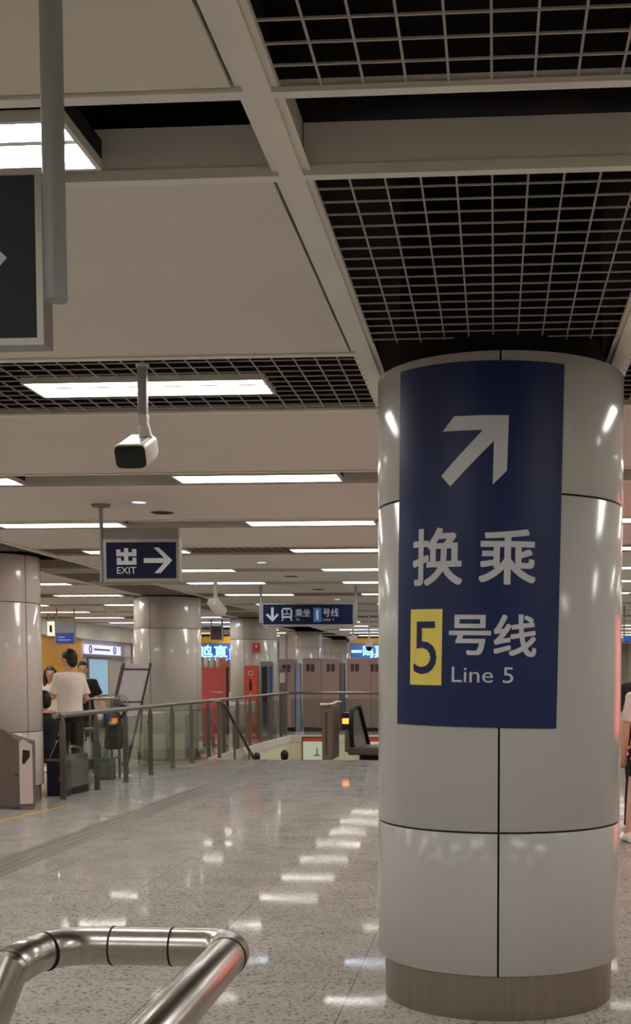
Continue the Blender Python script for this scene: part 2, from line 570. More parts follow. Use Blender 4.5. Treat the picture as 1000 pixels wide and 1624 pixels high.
for cx0, cx1 in CHANNELS:
    for i in range(0, len(edges), 2):
        pass
    ys = [Y0] + [y for s in SLOTS if not s[2] for y in (s[0] - 0.035, s[1] + 0.035)] + [Y1]
    for i in range(0, len(ys), 2):
        a, b = ys[i], ys[i + 1]
        holes = [(px - r - .02, px + r + .02, py - r + .2, py + r + .02) for px, py, r in PILLARS]
        if cx0 > -1 and a > 12:
            continue
        if b > 32:
            continue
        grid(cx0 + 0.02, cx1 - 0.02, a, b, H + 0.012, holes)
for bi, (bx0, bx1, bn) in enumerate(BAYS):
    for sa, sb, g in SLOTS:
        if g and sa < 30:
            yc = (sa + sb) / 2
            grid(bx0, bx1, sa, sb, H + 0.012, [(x0, x1, yc - .16, yc + .16) for x0, x1 in lights_x(bi)])

# black services above the open slots
o = MB().path([(XL + .1, 4.0, 3.34), (XR - .1, 4.0, 3.34)], 0.12, 20).build('service_pipe', M['duct'], smooth=True)
structure(o)
o = MB().rbox(-5.2, -0.7, 4.3, 5.0, 3.3, 3.6, 0.01).build('service_duct', M['duct']); structure(o)

# ------------------------------------------------------------------ tube lights in the slots
ORD = ['first', 'second', 'third', 'fourth', 'fifth', 'sixth', 'seventh', 'eighth', 'ninth', 'tenth', 'eleventh', 'twelfth', 'thirteenth', 'fourteenth',
       'fifteenth', 'sixteenth', 'seventeenth', 'eighteenth', 'nineteenth', 'twentieth', 'twenty-first']
WHERE = {0: ['beside the long main beam', 'next to the dark pillar channel'], 1: ['just beyond the pillar row', 'along the shop wall side'], 2: ['past the big pillar', 'far past the big pillar']}
proto = {}
for bi in range(3):
    for si, (sa, sb, g) in enumerate(SLOTS):
        for li, (x0, x1) in enumerate(lights_x(bi)):
            yc = (sa + sb) / 2 if g else (sa + sb) / 2 + 0.0
            cool = (bi == 0 and si == 8)
            w = x1 - x0
            key = cool
            si_v = si - 2
            lab = 'white tube light in the %s ceiling slot ahead, %s' % (ORD[si_v], WHERE[bi][li]) if si_v >= 0 else 'white tube light in ceiling slot behind the viewer, %s' % WHERE[bi][li]
            if key not in proto:
                t = thing('ceiling_light', lab, 'light', ((x0 + x1) / 2, yc, H), 0, 'tube lights in the ceiling slots')
                m1 = MB()
                hw = w / 2; hd = 0.155
                m1.box(-hw, hw, -hd, hd, .03, .085)
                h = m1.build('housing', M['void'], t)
                m1 = MB()
                m1.box(-hw, hw, -hd, -hd + .014, 0.0, .03); m1.box(-hw, hw, hd - .014, hd, 0.0, .03)
                m1.box(-hw, -hw + .014, -hd + .014, hd - .014, 0.0, .03); m1.box(hw - .014, hw, -hd + .014, hd - .014, 0.0, .03)
                m1.build('rim', M['fixture'], t)
                for s_ in (-1, 1):
                    a, b = sorted((s_ * 0.012, s_ * (hd - .014)))
                    d = MB().box(-hw + .014, hw - .014, a, b, 0.02, 0.028).build('diffuser', M['tube_cool'] if cool else M['tube'], t)
                dv = MB().box(-hw + .014, hw - .014, -.012, .012, 0.012, .0295).build('divider', M['fixture'], t)
                proto[key] = t
            else:
                p = proto[key]
                t = p.copy(); COL.objects.link(t)
                t.location = ((x0 + x1) / 2, yc, H); t['label'] = lab
                for ch in list(p.children):
                    c = ch.copy(); COL.objects.link(c); c.parent = t

# ------------------------------------------------------------------ round pillars
def pillar(i, label, seam_u=(0.0,), zs=(0.2, 0.83, 2.28, 2.90), m='enamel', dome=False):
    x, y, r = PILLARS[i]
    t = thing('round_pillar', label, 'pillar', (x, y, 0), 0, 'round enamel pillars of the hall')
    gap = 0.0045
    mb = MB()
    angs = sorted(-PI / 2 + a for a in seam_u)
    for z0, z1 in zip(zs[:-1], zs[1:]):
        for k, a in enumerate(angs):
            b = angs[(k + 1) % len(angs)] + (2 * PI if k == len(angs) - 1 else 0)
            g = gap / r
            pr = [(r - .012, z0 + gap), (r - .003, z0 + gap), (r, z0 + gap + .004), (r, z1 - gap - .004), (r - .003, z1 - gap), (r - .012, z1 - gap)]
            mb.lathe(pr, n=48 if i == 0 else 24, a0=a + g, a1=b - g)
    mb.build('cladding', M[m], t, smooth=True)
    MB().lathe([(r - .0125, zs[0] - 0.0), (r - .0125, zs[-1] - .01), (0.001, zs[-1] - .01)], n=64).build('core', M['seam'], t, smooth=True)
    MB().lathe([(r - .032, 0.0), (r - .032, zs[0])], n=64).build('plinth', M['plinth'], t, smooth=True)
    MB().lathe([(r - .1, zs[-1] - .02), (r - .1, 3.75)], n=48).build('collar', M['void'], t, smooth=True)
    return t
q4 = [0.0, PI / 2, PI, -PI / 2]
pillar(0, 'large cream round pillar carrying the blue transfer sign', q4, (0.2, 0.83, 2.28, 2.875))
pillar(1, 'cream round pillar behind the grey fare gate, cut by the photo edge', [a + 1.15 for a in q4], (0.2, 0.85, 2.38, 2.94), 'enamel_warm')
pillar(2, 'cream round pillar behind the whiteboard and the fan', [a - 0.27 for a in q4], (0.2, 0.9, 2.37, 2.94), 'enamel_warm')
pillar(3, 'cream round pillar with the red alarm box on its front', [a - 0.2 for a in q4], (0.2, 0.9, 2.42, 2.94))
pillar(4, 'cream round pillar behind the pinkish cabinets and the platform sign', [a - 0.2 for a in q4], (0.2, 0.9, 2.42, 2.94))
pillar(5, 'farthest cream round pillar, next to the second glowing shop fascia', [a - 0.2 for a in q4], (0.2, 0.9, 2.42, 2.94))

# ------------------------------------------------------------------ blue transfer sign wrapped on the large pillar
AX, AY, AR = PILLARS[0]
TH = math.radians(-1.0)
def on_pillar(u, v, off):
    du = math.cos(TH) * u - math.sin(TH) * v; dz = math.sin(TH) * u + math.cos(TH) * v
    a = (-0.120 + du) / AR
    return (AX + (AR + off) * math.sin(a), AY - (AR + off) * math.cos(a), 2.0575 + dz)

def bent(P, F, off, step=0.02, n=10 ** 9):
    bm = bmesh.new()
    vs = [bm.verts.new((x, y, .0006 * (i // n))) for i, (x, y) in enumerate(P)]
    for f in F:
        try:
            bm.faces.new([vs[i] for i in f])
        except ValueError:
            pass
    x0 = min(p[0] for p in P); x1 = max(p[0] for p in P)
    x = math.ceil(x0 / step) * step
    while x < x1:
        bmesh.ops.bisect_plane(bm, geom=bm.verts[:] + bm.edges[:] + bm.faces[:], plane_co=(x, 0, 0), plane_no=(1, 0, 0))
        x += step
    for v in bm.verts:
        v.co = Vector(on_pillar(v.co.x, v.co.y, off + v.co.z))
    mb = MB(); mb.bm(bm)
    return mb

S = thing('transfer_sign', 'dark blue sign wrapped on the large pillar, white arrow and a yellow number plate', 'sign')
nu = 40
P = []; F = []
mb = MB()
U0, U1, V0, V1 = -0.385, 0.385, -0.7716, 0.7716
for k in range(nu + 1):
    u = U0 + (U1 - U0) * k / nu
    for v in (V0, V1):
        for off in (0.002, 0.0055):
            mb.v.append(on_pillar(u, v, off))
for k in range(nu):
    a = k * 4; b = a + 4
    mb.f += [(a + 1, b + 1, b + 3, a + 3), (a, a + 2, b + 2, b), (a, b, b + 1, a + 1), (a + 2, a + 3, b + 3, b + 2)]
mb.f += [(0, 1, 3, 2), (nu * 4, nu * 4 + 2, nu * 4 + 3, nu * 4 + 1)]
mb.build('sign_panel', M['blue'], S, smooth=True)
arrow = [(-0.0861, 0.5455), (0.1464, 0.5440), (0.1429, 0.3144), (0.0848, 0.2553), (0.0863, 0.4379), (-0.098, 0.2526), (-0.1415, 0.2983), (0.0398, 0.4833), (-0.1389, 0.485)]
tri = [(0, 1, 7, 8), (1, 4, 7), (1, 2, 3, 4), (4, 5, 6, 7)]
bent(arrow, tri, 0.007).build('arrow', M['letter'], S, fix=False)
for ch, box in (('换', (-0.285, -0.036, -0.166, 0.080)), ('乘', (0.032, 0.275, -0.163, 0.070)), ('号', (-0.092, 0.0915, -0.463, -0.292)), ('线', (0.102, 0.2845, -0.467, -0.2886))):
    P, F = glyphs(ch, *box, bold=0.03)
    bent(P, F, 0.007, n=glyphs.n).build('character', M['letter'], S, fix=False)
P, F = glyphs('Line 5', -0.0758, 0.189, -0.580, -0.5131, bold=0.0)
bent(P, F, 0.007, n=glyphs.n).build('lettering', M['letter'], S, fix=False)
pl = bent([(-0.2947, -0.5952), (-0.1244, -0.5952), (-0.1244, -0.2665), (-0.2947, -0.2665)], [(0, 1, 2, 3)], 0.007).build('number_plate', M['yellow'], S, fix=False)
P, F = glyphs('5', -0.273, -0.1495, -0.5473, -0.3194, bold=0.0)
bent(P, F, 0.0085, n=glyphs.n).build('number', M['blue'], pl, fix=False)

# ------------------------------------------------------------------ exit signs
def exit_sign(label, X0, X1, Z0, Z1, Y, panel_m, header, poles, k, right_gap, loc_group, pole_r=0.024, dep=0.09, fw=0.026):
    """X0..X1, Z0..Z1: outline of the framed box; k scales the artwork"""
    t = thing('exit_sign', label, 'sign', ((X0 + X1) / 2, Y, Z0), 0, loc_group)
    cx = (X0 + X1) / 2
    w = (X1 - X0) / 2; h = Z1 - Z0; fr = fw
    mb = MB()
    mb.box(-w, w, 0, dep, 0, fr); mb.box(-w, w, 0, dep, h - fr, h)
    mb.box(-w, -w + fr, 0, dep, fr, h - fr); mb.box(w - fr, w, 0, dep, fr, h - fr)
    mb.box(-w + fr, w - fr, dep - .02, dep, fr, h - fr)
    mb.build('frame', M['frame'], t)
    MB().box(-w + fr, w - fr, 0.006, 0.03, fr, h - fr).build('face', panel_m, t)
    if header:
        MB().box(-w, w - .005, 0.004, dep - .004, h, h + header).build('header', M['header'], t)
    px = w - fr - right_gap; zc = h / 2
    def poly(pts):
        return [(px + (x - 832) * 0.000805 * k, zc + (741 - y) * 0.000805 * k) for x, y in pts]
    A = poly([(528, 718), (745, 718), (635, 608), (690, 608), (832, 741), (706, 874), (641, 874), (742, 768), (528, 768)])
    mb = MB(); mb.add([(x, 0.004, z) for x, z in A], [(0, 1, 7, 8), (1, 2, 3, 4), (1, 4, 7), (4, 5, 6, 7)])
    mb.build('arrow', M['letter'], t, fix=False)
    mb = MB()
    for x0, y0, x1, y1 in ((318, 612, 362, 655), (235, 625, 280, 655), (405, 622, 450, 655), (235, 655, 450, 696), (318, 696, 362, 745), (240, 745, 450, 785), (240, 712, 285, 745), (408, 712, 450, 745)):
        q = poly([(x0, y1), (x1, y0)])
        mb.box(q[0][0], q[1][0], 0.003, 0.005, q[0][1], q[1][1])
    mb.build('character', M['letter'], t)
    q = poly([(240, 878), (447, 808)])
    letter('lettering', 'EXIT', (q[0][0], q[1][0], q[0][1], q[1][1]), 0.004, M['letter'], t, 0.01)
    for pxx, py, zb in poles:
        MB().path([(pxx - cx, py - Y, zb - Z0), (pxx - cx, py - Y, H - Z0 + .01)], pole_r, 20).build('pole', M['pole'], t, smooth=True)
        MB().lathe([(0.001, 0), (.07, 0), (.08, .01), (.08, .02)], c=(pxx - cx, py - Y, H - Z0 - .012), n=28).build('ceiling_rose', M['white'] if pole_r > .02 else M['header'], t, smooth=True)
    return t
exit_sign('dark exit sign cut off by the photo edge, hung on a thick grey pole', -1.86, -0.985, 2.225, 2.602, 2.6, M['charcoal'], 0, [(-0.937, 2.545, 2.30), (-1.87, 2.545, 2.30)], 1.15, 0.066, 'hanging exit signs', dep=.055, fw=.015)
exit_sign('complete navy exit sign with white right arrow and grey header box', -3.309, -2.656, 2.306, 2.662, 10.0, M['blue_dark'], 0.095, [(-3.335, 10.04, 2.31)], 1.0, 0.035, 'hanging exit signs', 0.017)

# ------------------------------------------------------------------ platform sign
t = thing('platform_sign', 'long navy hanging sign with a down arrow, train symbol and blue number one', 'sign', (-2.995, 19.1, 2.344))
w = 0.722; h = 0.317
def sp(x, y):      # crop pixel -> sign plane
    return (-w + (x - 45) / (935 - 45) * 2 * w, h - (y - 118) / (308 - 118) * h)
mb = MB(); mb.box(-w, w, 0, .09, -0.03, 0); mb.box(-w, w, 0, .09, h, h + .02); mb.box(-w - .015, -w, 0, .09, -.03, h + .02); mb.box(w, w + .015, 0, .09, -.03, h + .02)
mb.box(-w, w, .06, .09, 0, h)
mb.build('frame', M['frame'], t)
MB().box(-w, w, .006, .03, 0, h).build('face', M['blue_dark'], t)
A = [sp(*p) for p in [(123, 145), (150, 145), (150, 235), (185, 203), (204, 215), (137, 282), (70, 215), (88, 203), (123, 235)]]
mb = MB(); mb.add([(x, .004, z) for x, z in A], [(0, 1, 2, 8), (2, 3, 4, 5), (8, 2, 5), (8, 5, 6, 7)])
mb.build('arrow', M['letter'], t, fix=False)
mb = MB()
def sbox(x0, y0, x1, y1, d0=.003, d1=.005):
    a = sp(x0, y1); b = sp(x1, y0)
    mb.box(a[0], b[0], d0, d1, a[1], b[1])
sbox(228, 165, 244, 238); sbox(318, 165, 334, 238); sbox(240, 150, 322, 166); sbox(228, 228, 334, 246); sbox(244, 205, 318, 213); sbox(277, 166, 285, 205)
for s_ in (-1, 1):
    pts = [sp(281 + s_ * a, b) for a, b in ((30, 246), (44, 246), (56, 274), (42, 274))]
    mb.add([(x, .004, z) for x, z in pts], [(0, 1, 2, 3)])
mb.build('train_symbol', M['letter'], t)
def sl(name, txt, x0, y0, x1, y1, m, par, d=.004, bold=.012):
    a = sp(x0, y1); b = sp(x1, y0)
    return letter(name, txt, (a[0], b[0], a[1], b[1]), d, m, par, bold)
sl('character', '乘坐', 365, 160, 515, 235, M['letter'], t)
sl('lettering', 'To', 372, 250, 405, 272, M['letter'], t)
sl('character', '号线', 640, 155, 795, 235, M['letter'], t)
sl('lettering', 'Line 1', 642, 250, 745, 274, M['letter'], t)
mb = MB(); sbox(545, 148, 625, 285); np_ = mb.build('number_plate', mat('plate_blue', (52, 124, 190), .4), t)
sl('number', '1', 572, 170, 596, 262, M['letter'], np_, .0015, 0)
for s_ in (-1, 1):
    mb = MB(); mb.path([(s_ * (w + .045), .05, .05), (s_ * (w + .045), .05, H - 2.344 + .01)], .03 if False else .022, 16)
    mb.build('pole', M['frame'], t, smooth=True)
    MB().box(s_ * (w + .045) - .025, s_ * (w + .045) + .025, .02, .08, .03, .37).build('pole_sleeve', M['frame'], t)

# ------------------------------------------------------------------ stainless barrier in the foreground
t = thing('pipe_barrier', 'shiny stainless steel pipe barrier with rounded corners in front of viewer', 'barrier', (-0.6, 1.9, 0))
def arc(c, r, a0, a1, n=8):
    return [(c[0] + r * math.cos(a0 + (a1 - a0) * i / n), c[1] + r * math.sin(a0 + (a1 - a0) * i / n), c[2]) for i in range(n + 1)]
zr = 1.03; R_ = 0.0335
ox, oy = 0.6, -1.9
top = [(-0.432 + ox, 0.7 + oy, zr), (-0.449 + ox, 1.93 + oy, zr)] + arc((-0.499 + ox, 1.985 + oy, zr), 0.05, 0.05, PI / 2, 8) + arc((-0.69 + ox, 1.945 + oy, zr), 0.09, PI / 2, PI, 8) + [(-0.782 + ox, 1.86 + oy, zr)]
MB().path(top, R_, 32).build('top_rail', M['steel'], t, smooth='all')
dx_, dy_ = -.065 / .23, -.09 / .23
lp = [(-0.782 + ox, 1.90 + oy, zr), (-0.782 + ox, 1.855 + oy, zr), (-0.782 + dx_ * .4 + ox, 1.855 + dy_ * .4 + oy, zr - .4), (-0.782 + dx_ * zr + ox, 1.855 + dy_ * zr + oy, 0.0)]
MB().path(lp, R_ + .0004, 32).build('sloping_leg', M['steel'], t, smooth=True)
for xx in (-0.666, -0.560):
    MB().path([(xx - .0015 + ox, 2.035 + oy, zr), (xx + .0015 + ox, 2.035 + oy, zr)], R_ + .0012, 28).build('joint_ring', M['ring'], t, smooth=True)
for a, b in (((-0.4485, 1.962), (-0.4485, 1.960)), ((-0.7680, 1.984), (-0.7687, 1.9825))):
    MB().path([(a[0] + ox, a[1] + oy, zr), (b[0] + ox, b[1] + oy, zr)], R_ + .0008, 28).build('joint_ring', M['ring'], t, smooth=True)
for py in (1.25, 0.8):
    MB().path([(-0.437 + ox, py + oy, 0), (-0.437 + ox, py + oy, zr)], .024, 20).build('leg', M['steel'], t, smooth=True)
MB().path([(-0.432 + ox, 0.7 + oy, zr), (-0.432 + ox, 0.69 + oy, zr)], R_, 28).build('end_cap', M['steel'], t, smooth=True)

# ------------------------------------------------------------------ glass railing along the stairwell
t = thing('glass_railing', 'long stainless railing with glass panels around the stair opening', 'railing', (0, 0, 0))
RX = -5.28
def rz_(y):
    return 1.035 + (y - 14.2) * 0.004
MB().path([(RX, 14.2, rz_(14.2)), (RX, 22, rz_(22)), (RX, 30.44, rz_(30.4)), ], .034, 16).build('handrail', M['steel_dull'], t, smooth=True)
MB().path([(RX, 30.44, rz_(30.4)), (-0.9, 30.44, rz_(30.4))], .034, 16).build('handrail', M['steel_dull'], t, smooth=True)
MB().path([(RX - .03, 14.14, rz_(14.2)), (RX, 14.36, rz_(14.2))], .037, 16).build('end_cap', M['steel'], t, smooth=True)
ysp = [14.316 + 1.25 * i for i in range(13)]
def rail_post(x, y, ang):
    mb = MB()
    mx = Matrix.Translation((x, y, 0)) @ Matrix.Rotation(ang, 4, 'Z')
    zt = rz_(y) if ang == 0 else rz_(30.4)
    mb.box(-.035, .035, -.014, -.006, 0, zt - .12, mx); mb.box(-.035, .035, .006, .014, 0, zt - .12, mx)
    mb.add([(-.035, -.014, zt - .12), (.035, -.014, zt - .12), (.035, .014, zt - .12), (-.035, .014, zt - .12), (-.012, -.014, zt - .02), (.012, -.014, zt - .02), (.012, .014, zt - .02), (-.012, .014, zt - .02)],
           [(0, 1, 5, 4), (1, 2, 6, 5), (2, 3, 7, 6), (3, 0, 4, 7), (4, 5, 6, 7)], mx)
    mb.box(-.045, .045, -.03, .03, 0, .012, mx)
    for z in (.25, .8):
        mb.box(-.05, -.03, -.03, .03, z - .02, z + .02, mx)
    mb.build('post', M['steel_dull'], t)
for y in ysp:
    rail_post(RX, y, 0)
for a, b in zip(ysp[:-1], ysp[1:]):
    MB().box(RX - .046, RX - .034, a + .02, b - .02, .1, .93).build('glass_panel', M['glass'], t)
xs_ = [-5.2 + 1.43 * i for i in range(1, 4)]
for x in xs_:
    rail_post(x, 30.44, PI / 2)
for a, b in zip([-5.25] + xs_[:-1], xs_):
    MB().box(a + .02, b - .02, 30.46, 30.472, .1, .95).build('glass_panel', M['glass'], t)
# kerb under the railing edge
mb = MB(); mb.box(OX0 - .02, OX0 + .02, OY0, OY1, -.14, .03); mb.box(OX0, OX1, OY1 - .02, OY1 + .02, -.16, .03)
structure(mb.build('trim_%d' % nt_, M['fascia'])); nt_ += 1

# stair handrail
t = thing('stair_handrail', 'brown sloping handrail going down into the stairs', 'handrail', (-5.1, 22, 0))
MB().path([(-.02, -.35, 1.047), (0, 0, 1.04), (0, .35, .97), (0, 3.1, -.24), (0, 5.2, -1.17)], .032, 14).build('rail', mat('rail_brown', (92, 72, 60), .4, metal=.3), t, smooth=True)
MB().path([(-.02, -.36, 1.047), (-.02, -.24, 1.046)], .036, 14).build('end_cap', M['steel'], t, smooth=True)
MB().box(-.03, .03, -.12, -.06, 0, 1.02).build('post', M['steel_dull'], t)
for yy in (1.2, 2.6, 4.0):
    k = int((yy + .4) / .3) + 1
    MB().box(-.02, .02, yy - .02, yy + .02, -.15 * k - .15, 1.04 - .44 * yy + .1).build('post', M['steel_dull'], t)

# ------------------------------------------------------------------ pier between the stairs and the escalator, escalator newel
t = thing('balustrade_pier', 'brown metal clad pier with bright steel top between stairs and escalator', 'pier', (-2.95, 21.75, 0))
bm_ = mat('pier_metal', (138, 118, 108), .35, metal=.5, noise=.15, nscale=6, stretch=(5, 5, .3))
MB().rbox(-.18, .0, -.2, .8, 0, .97, .01).build('body', bm_, t)
MB().rbox(-.13, -.08, -.206, -.19, .08, .86, .006).build('recess_panel', M['wood'], t)
MB().rbox(-.01, .008, -.1, .7, .06, .90, .004).build('side_panel', M['steel_dull'], t)
mb = MB(); mb.path([(-.21, -.21, 1.0), (-.08, -.23, 1.0), (.0, -.1, 1.005), (.02, .3, 1.04), (.02, .85, 1.02)], .032, 14)
mb.build('handrail', M['steel'], t, smooth=True)
t = thing('escalator', 'escalator end with curved black handrail and glowing display, beside the pier', 'escalator', (-2.56, 23.0, -.05))
mb = MB()
pts = [(-.19, 0.0, .16), (-.2, -.1, .45), (-.2, -.14, .7), (-.19, -.05, .9), (-.17, .2, .98), (-.15, .8, .98), (-.15, 3.0, -.1), (-.15, 6.5, -1.9)]
mb.path(pts, .045, 12); mb.build('handrail', M['rubber'], t, smooth=True)
mb = MB(); pts2 = [(.38, p[1], p[2]) for p in pts]; mb.path(pts2, .045, 12); mb.build('handrail', M['rubber'], t, smooth=True)
for xx in (-.17, .38):
    mb = MB()
    poly = [(.0, .1), (-.05, .5), (-.05, .8), (.15, .93), (.8, .93), (3.0, -.15), (6.5, -1.95), (6.5, -2.6), (3, -.8), (1.0, .05)]
    mb.prism(poly, xx - .01, xx + .01, lambda u, v, h: (h, u, v))
    mb.build('balustrade', mat('escalator_panel', (96, 88, 82), .25, metal=.6), t)
MB().rbox(-.27, .45, -.1, 1.0, .05, .2, .03).build('skirt', mat('escalator_skirt', (120, 108, 100), .3, metal=.6), t)
mb = MB(); mb.prism([(.95, .0), (6.4, -2.72), (6.4, -2.95), (.95, -.3)], -.14, .36, lambda u, v, h: (h, u, v)); mb.build('step_band', M['rubber'], t)
MB().rbox(-.50, -.30, .75, 1.1, .50, .84, .02).build('display_housing', M['black'], t)
MB().box(-.48, -.34, .742, .75, .62, .73).build('display', emis('display_orange', (255, 150, 60), 2.5), t)
MB().box(-.44, -.36, .8, 1.0, .05, .51).build('display_post', M['steel_dull'], t)

# posters on the far wall of the stairwell
def poster(label, x0, x1, z0, z1, y, grp):
    t = thing('wall_poster', label, 'poster', ((x0 + x1) / 2, y, z0), 0, grp)
    w_ = (x1 - x0) / 2; h_ = z1 - z0
    MB().box(-w_, w_, -.04, 0, 0, h_).build('frame', M['wood'], t)
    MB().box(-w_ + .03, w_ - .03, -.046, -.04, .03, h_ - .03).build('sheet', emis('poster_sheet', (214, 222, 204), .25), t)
    MB().box(-w_ + .03, w_ - .03, -.05, -.046, h_ - .12, h_ - .03).build('banner', M['orange'], t)
    mb = MB(); mb.box(-.012, .012, -.05, -.046, h_ * .62, h_ * .78); mb.box(-.08, .08, -.05, -.046, h_ * .62, h_ * .64)
    mb.build('print', M['navy'], t)
poster('white poster with an orange top seen down the stairs, left of the pier', -4.93, -4.15, -1.3, -.02, 30.39, 'stairwell posters')
poster('pale poster with an orange top seen beyond the escalator', -3.45, -2.7, -1.3, -.02, 30.39, 'stairwell posters')

# ------------------------------------------------------------------ people
def solid(mb, voxel=0.011, smooth_it=4):
    """one continuous skin grown around the shapes in mb"""
    me = bpy.data.meshes.new('tmp'); me.from_pydata([tuple(p) for p in mb.v], [], mb.f)
    bm = bmesh.new(); bm.from_mesh(me); bmesh.ops.recalc_face_normals(bm, faces=bm.faces); bm.to_mesh(me); bm.free()
    o = bpy.data.objects.new('tmp', me); COL.objects.link(o)
    r = o.modifiers.new('r', 'REMESH'); r.mode = 'VOXEL'; r.voxel_size = voxel
    if smooth_it:
        sm = o.modifiers.new('s', 'SMOOTH'); sm.iterations = smooth_it; sm.factor = 0.5
    dg = bpy.context.evaluated_depsgraph_get(); dg.update()
    res = bpy.data.meshes.new_from_object(o.evaluated_get(dg))
    bpy.data.objects.remove(o); bpy.data.meshes.remove(me)
    out = MB(); out.v = [tuple(v.co) for v in res.vertices]; out.f = [tuple(p.vertices) for p in res.polygons]
    bpy.data.meshes.remove(res)
    return out

def limb(mb, pts, rs, n=14):
    mb.path(pts, rs, n)
    for p, r in zip(pts, rs):
        mb.ell(p, (r, r, r), seg=12, ring=8)

TORSO = [(.84, 0, .150, .100), (.90, 0, .166, .112), (.98, 0, .160, .112), (1.08, .004, .142, .102), (1.20, .004, .156, .110), (1.32, 0, .176, .115), (1.40, -.004, .176, .100), (1.45, -.004, .120, .075), (1.485, -.002, .06, .055)]

def person(label, loc, rz, height, pose=None, top=None, sleeve=0.5, bottom=None, leg=1.0, shoes='white', hair='short', dress=False, mask=False, seated=False, top_hem=0.86, group=None):
    t = thing('person', label, 'person', loc, rz, group)
    s = height / 1.75
    ps = dict(shL=(-.178, 0, 1.41), elL=(-.225, -.01, 1.12), wrL=(-.235, .06, .88), shR=(.178, 0, 1.41), elR=(.225, -.01, 1.12), wrR=(.235, .06, .88),
              hipL=(-.088, 0, .90), knL=(-.095, .02, .49), anL=(-.1, -.02, .085), hipR=(.088, 0, .90), knR=(.095, .02, .49), anR=(.1, -.02, .085), head=0.0)
    ps.update(pose or {})
    V = lambda k: Vector(ps[k])
    hr = Matrix.Translation((0, .01, 1.5)) @ Matrix.Rotation(ps['head'], 4, 'Z') @ Matrix.Translation((0, -.01, -1.5))
    drop = ps.get('drop', 0.0)
    def sc(mb):
        mb.v = [(p[0] * s, p[1] * s, p[2] * s) for p in mb.v]; return mb
    def fin(mb, name, m, voxel=0.011, sm=4):
        k = solid(mb, voxel, sm); sc(k)
        return k.build(name, m, t, smooth='all', fix=False)
    b = MB()
    b.loft([((0, cy, z - drop), (rx, 0, 0), (0, ry, 0)) for z, cy, rx, ry in TORSO])
    limb(b, [(0, -.005, 1.44 - drop), (0, .012, 1.55 - drop)], [.056, .052])
    hm = Matrix.Translation((0, 0, -drop)) @ hr
    b.ell((0, .018, 1.645), (.074, .094, .108), hm, 20, 14)
    b.ell((0, .045, 1.575), (.054, .058, .052), hm, 16, 10)
    b.ell((0, .112, 1.622), (.012, .018, .022), hm)
    for q in (-1, 1):
        b.ell((q * .076, .008, 1.628), (.010, .02, .03), hm)
    for q in 'LR':
        sh, el, wr = V('sh' + q), V('el' + q), V('wr' + q)
        limb(b, [sh, sh.lerp(el, .5), el, el.lerp(wr, .3), wr], [.05, .044, .037, .038, .026])
        # hand: palm, four fingers of unequal length with a bend, a thumb from the side of the palm
        d = (wr - el).normalized(); side = Vector((1, 0, 0)) if abs(d.x) < .8 else Vector((0, 1, 0))
        side = (side - d * side.dot(d)).normalized(); nrm = d.cross(side)
        if nrm.y < 0: nrm = -nrm
        b.loft([(wr, side * .026, nrm * .018), (wr + d * .04, side * .036, nrm * .015), (wr + d * .085, side * .038, nrm * .012)], 14)
        for k, ln in enumerate((.066, .076, .072, .056)):
            a = wr + d * .082 + side * (-.029 + .0195 * k)
            limb(b, [a, a + d * ln * .5 + nrm * .006, a + d * ln * .9 + nrm * .024], [.0085, .008, .0065], 8)
        a = wr + d * .03 - side * .03
        limb(b, [a, a + d * .035 - side * .022 + nrm * .008, a + d * .062 - side * .026 + nrm * .018], [.012, .010, .008], 8)
        hp, kn, an = V('hip' + q), V('kn' + q), V('an' + q)
        limb(b, [hp, hp.lerp(kn, .5), kn, kn.lerp(an, .3) + Vector((0, -.015, 0)), an], [.085, .072, .053, .054, .036])
        b.loft([(an + Vector((0, -.06, -.045)), (.032, 0, 0), (0, 0, .03)), (an + Vector((0, .02, -.04)), (.04, 0, 0), (0, 0, .042)), (an + Vector((0, .1, -.06)), (.044, 0, 0), (0, 0, .022)), (an + Vector((0, .165, -.07)), (.034, 0, 0), (0, 0, .012))], 14)
    fin(b, 'body', M['skin'], 0.0075, 3)
    # eyes and mouth
    e = MB()
    for q in (-1, 1):
        e.ell((q * .031, .100, 1.642), (.013, .009, .006), hm, 10, 6)
    sc(e); e.build('eyes', M['black'], t, smooth='all')
    e = MB(); e.ell((0, .101, 1.568), (.022, .008, .006), hm, 10, 6); sc(e); e.build('mouth', mat('lips', (168, 92, 84), .5), t, smooth='all')
    if mask:
        e = MB(); e.ell((0, .062, 1.575), (.062, .058, .055), hm, 18, 12); sc(e); e.build('face_mask', M['black'], t, smooth='all')
        e = MB(); e.path([hm @ Vector((.06, .07, 1.60)), hm @ Vector((.084, .01, 1.66)), hm @ Vector((.088, -.012, 1.63)), hm @ Vector((.06, .06, 1.56))], .003, 6); sc(e); e.build('mask_loop', M['white'], t, smooth='all')
    # hair
    hb = MB()
    hb.ell((0, -.002, 1.668), (.086, .108, .108), hm, 22, 14)
    if hair == 'short':
        hb.ell((0, -.045, 1.615), (.074, .062, .085), hm, 18, 12)
    if hair == 'long':
        hb.loft([(hm @ Vector((0, -.03, 1.70)), (.085, 0, 0), (0, .075, 0)), (hm @ Vector((0, -.04, 1.58)), (.098, 0, 0), (0, .07, 0)), (hm @ Vector((0, -.05, 1.45)), (.11, 0, 0), (0, .06, 0)), (hm @ Vector((0, -.05, 1.34)), (.10, 0, 0), (0, .045, 0))])
        for q in (-1, 1):
            limb(hb, [hm @ Vector((q * .075, .03, 1.68)), hm @ Vector((q * .088, .03, 1.55)), hm @ Vector((q * .085, .07, 1.40))], [.03, .034, .026], 10)
    k = solid(hb, .009, 3)
    inv = hm.inverted()
    bm = bmesh.new(); vs = [bm.verts.new(p) for p in k.v]
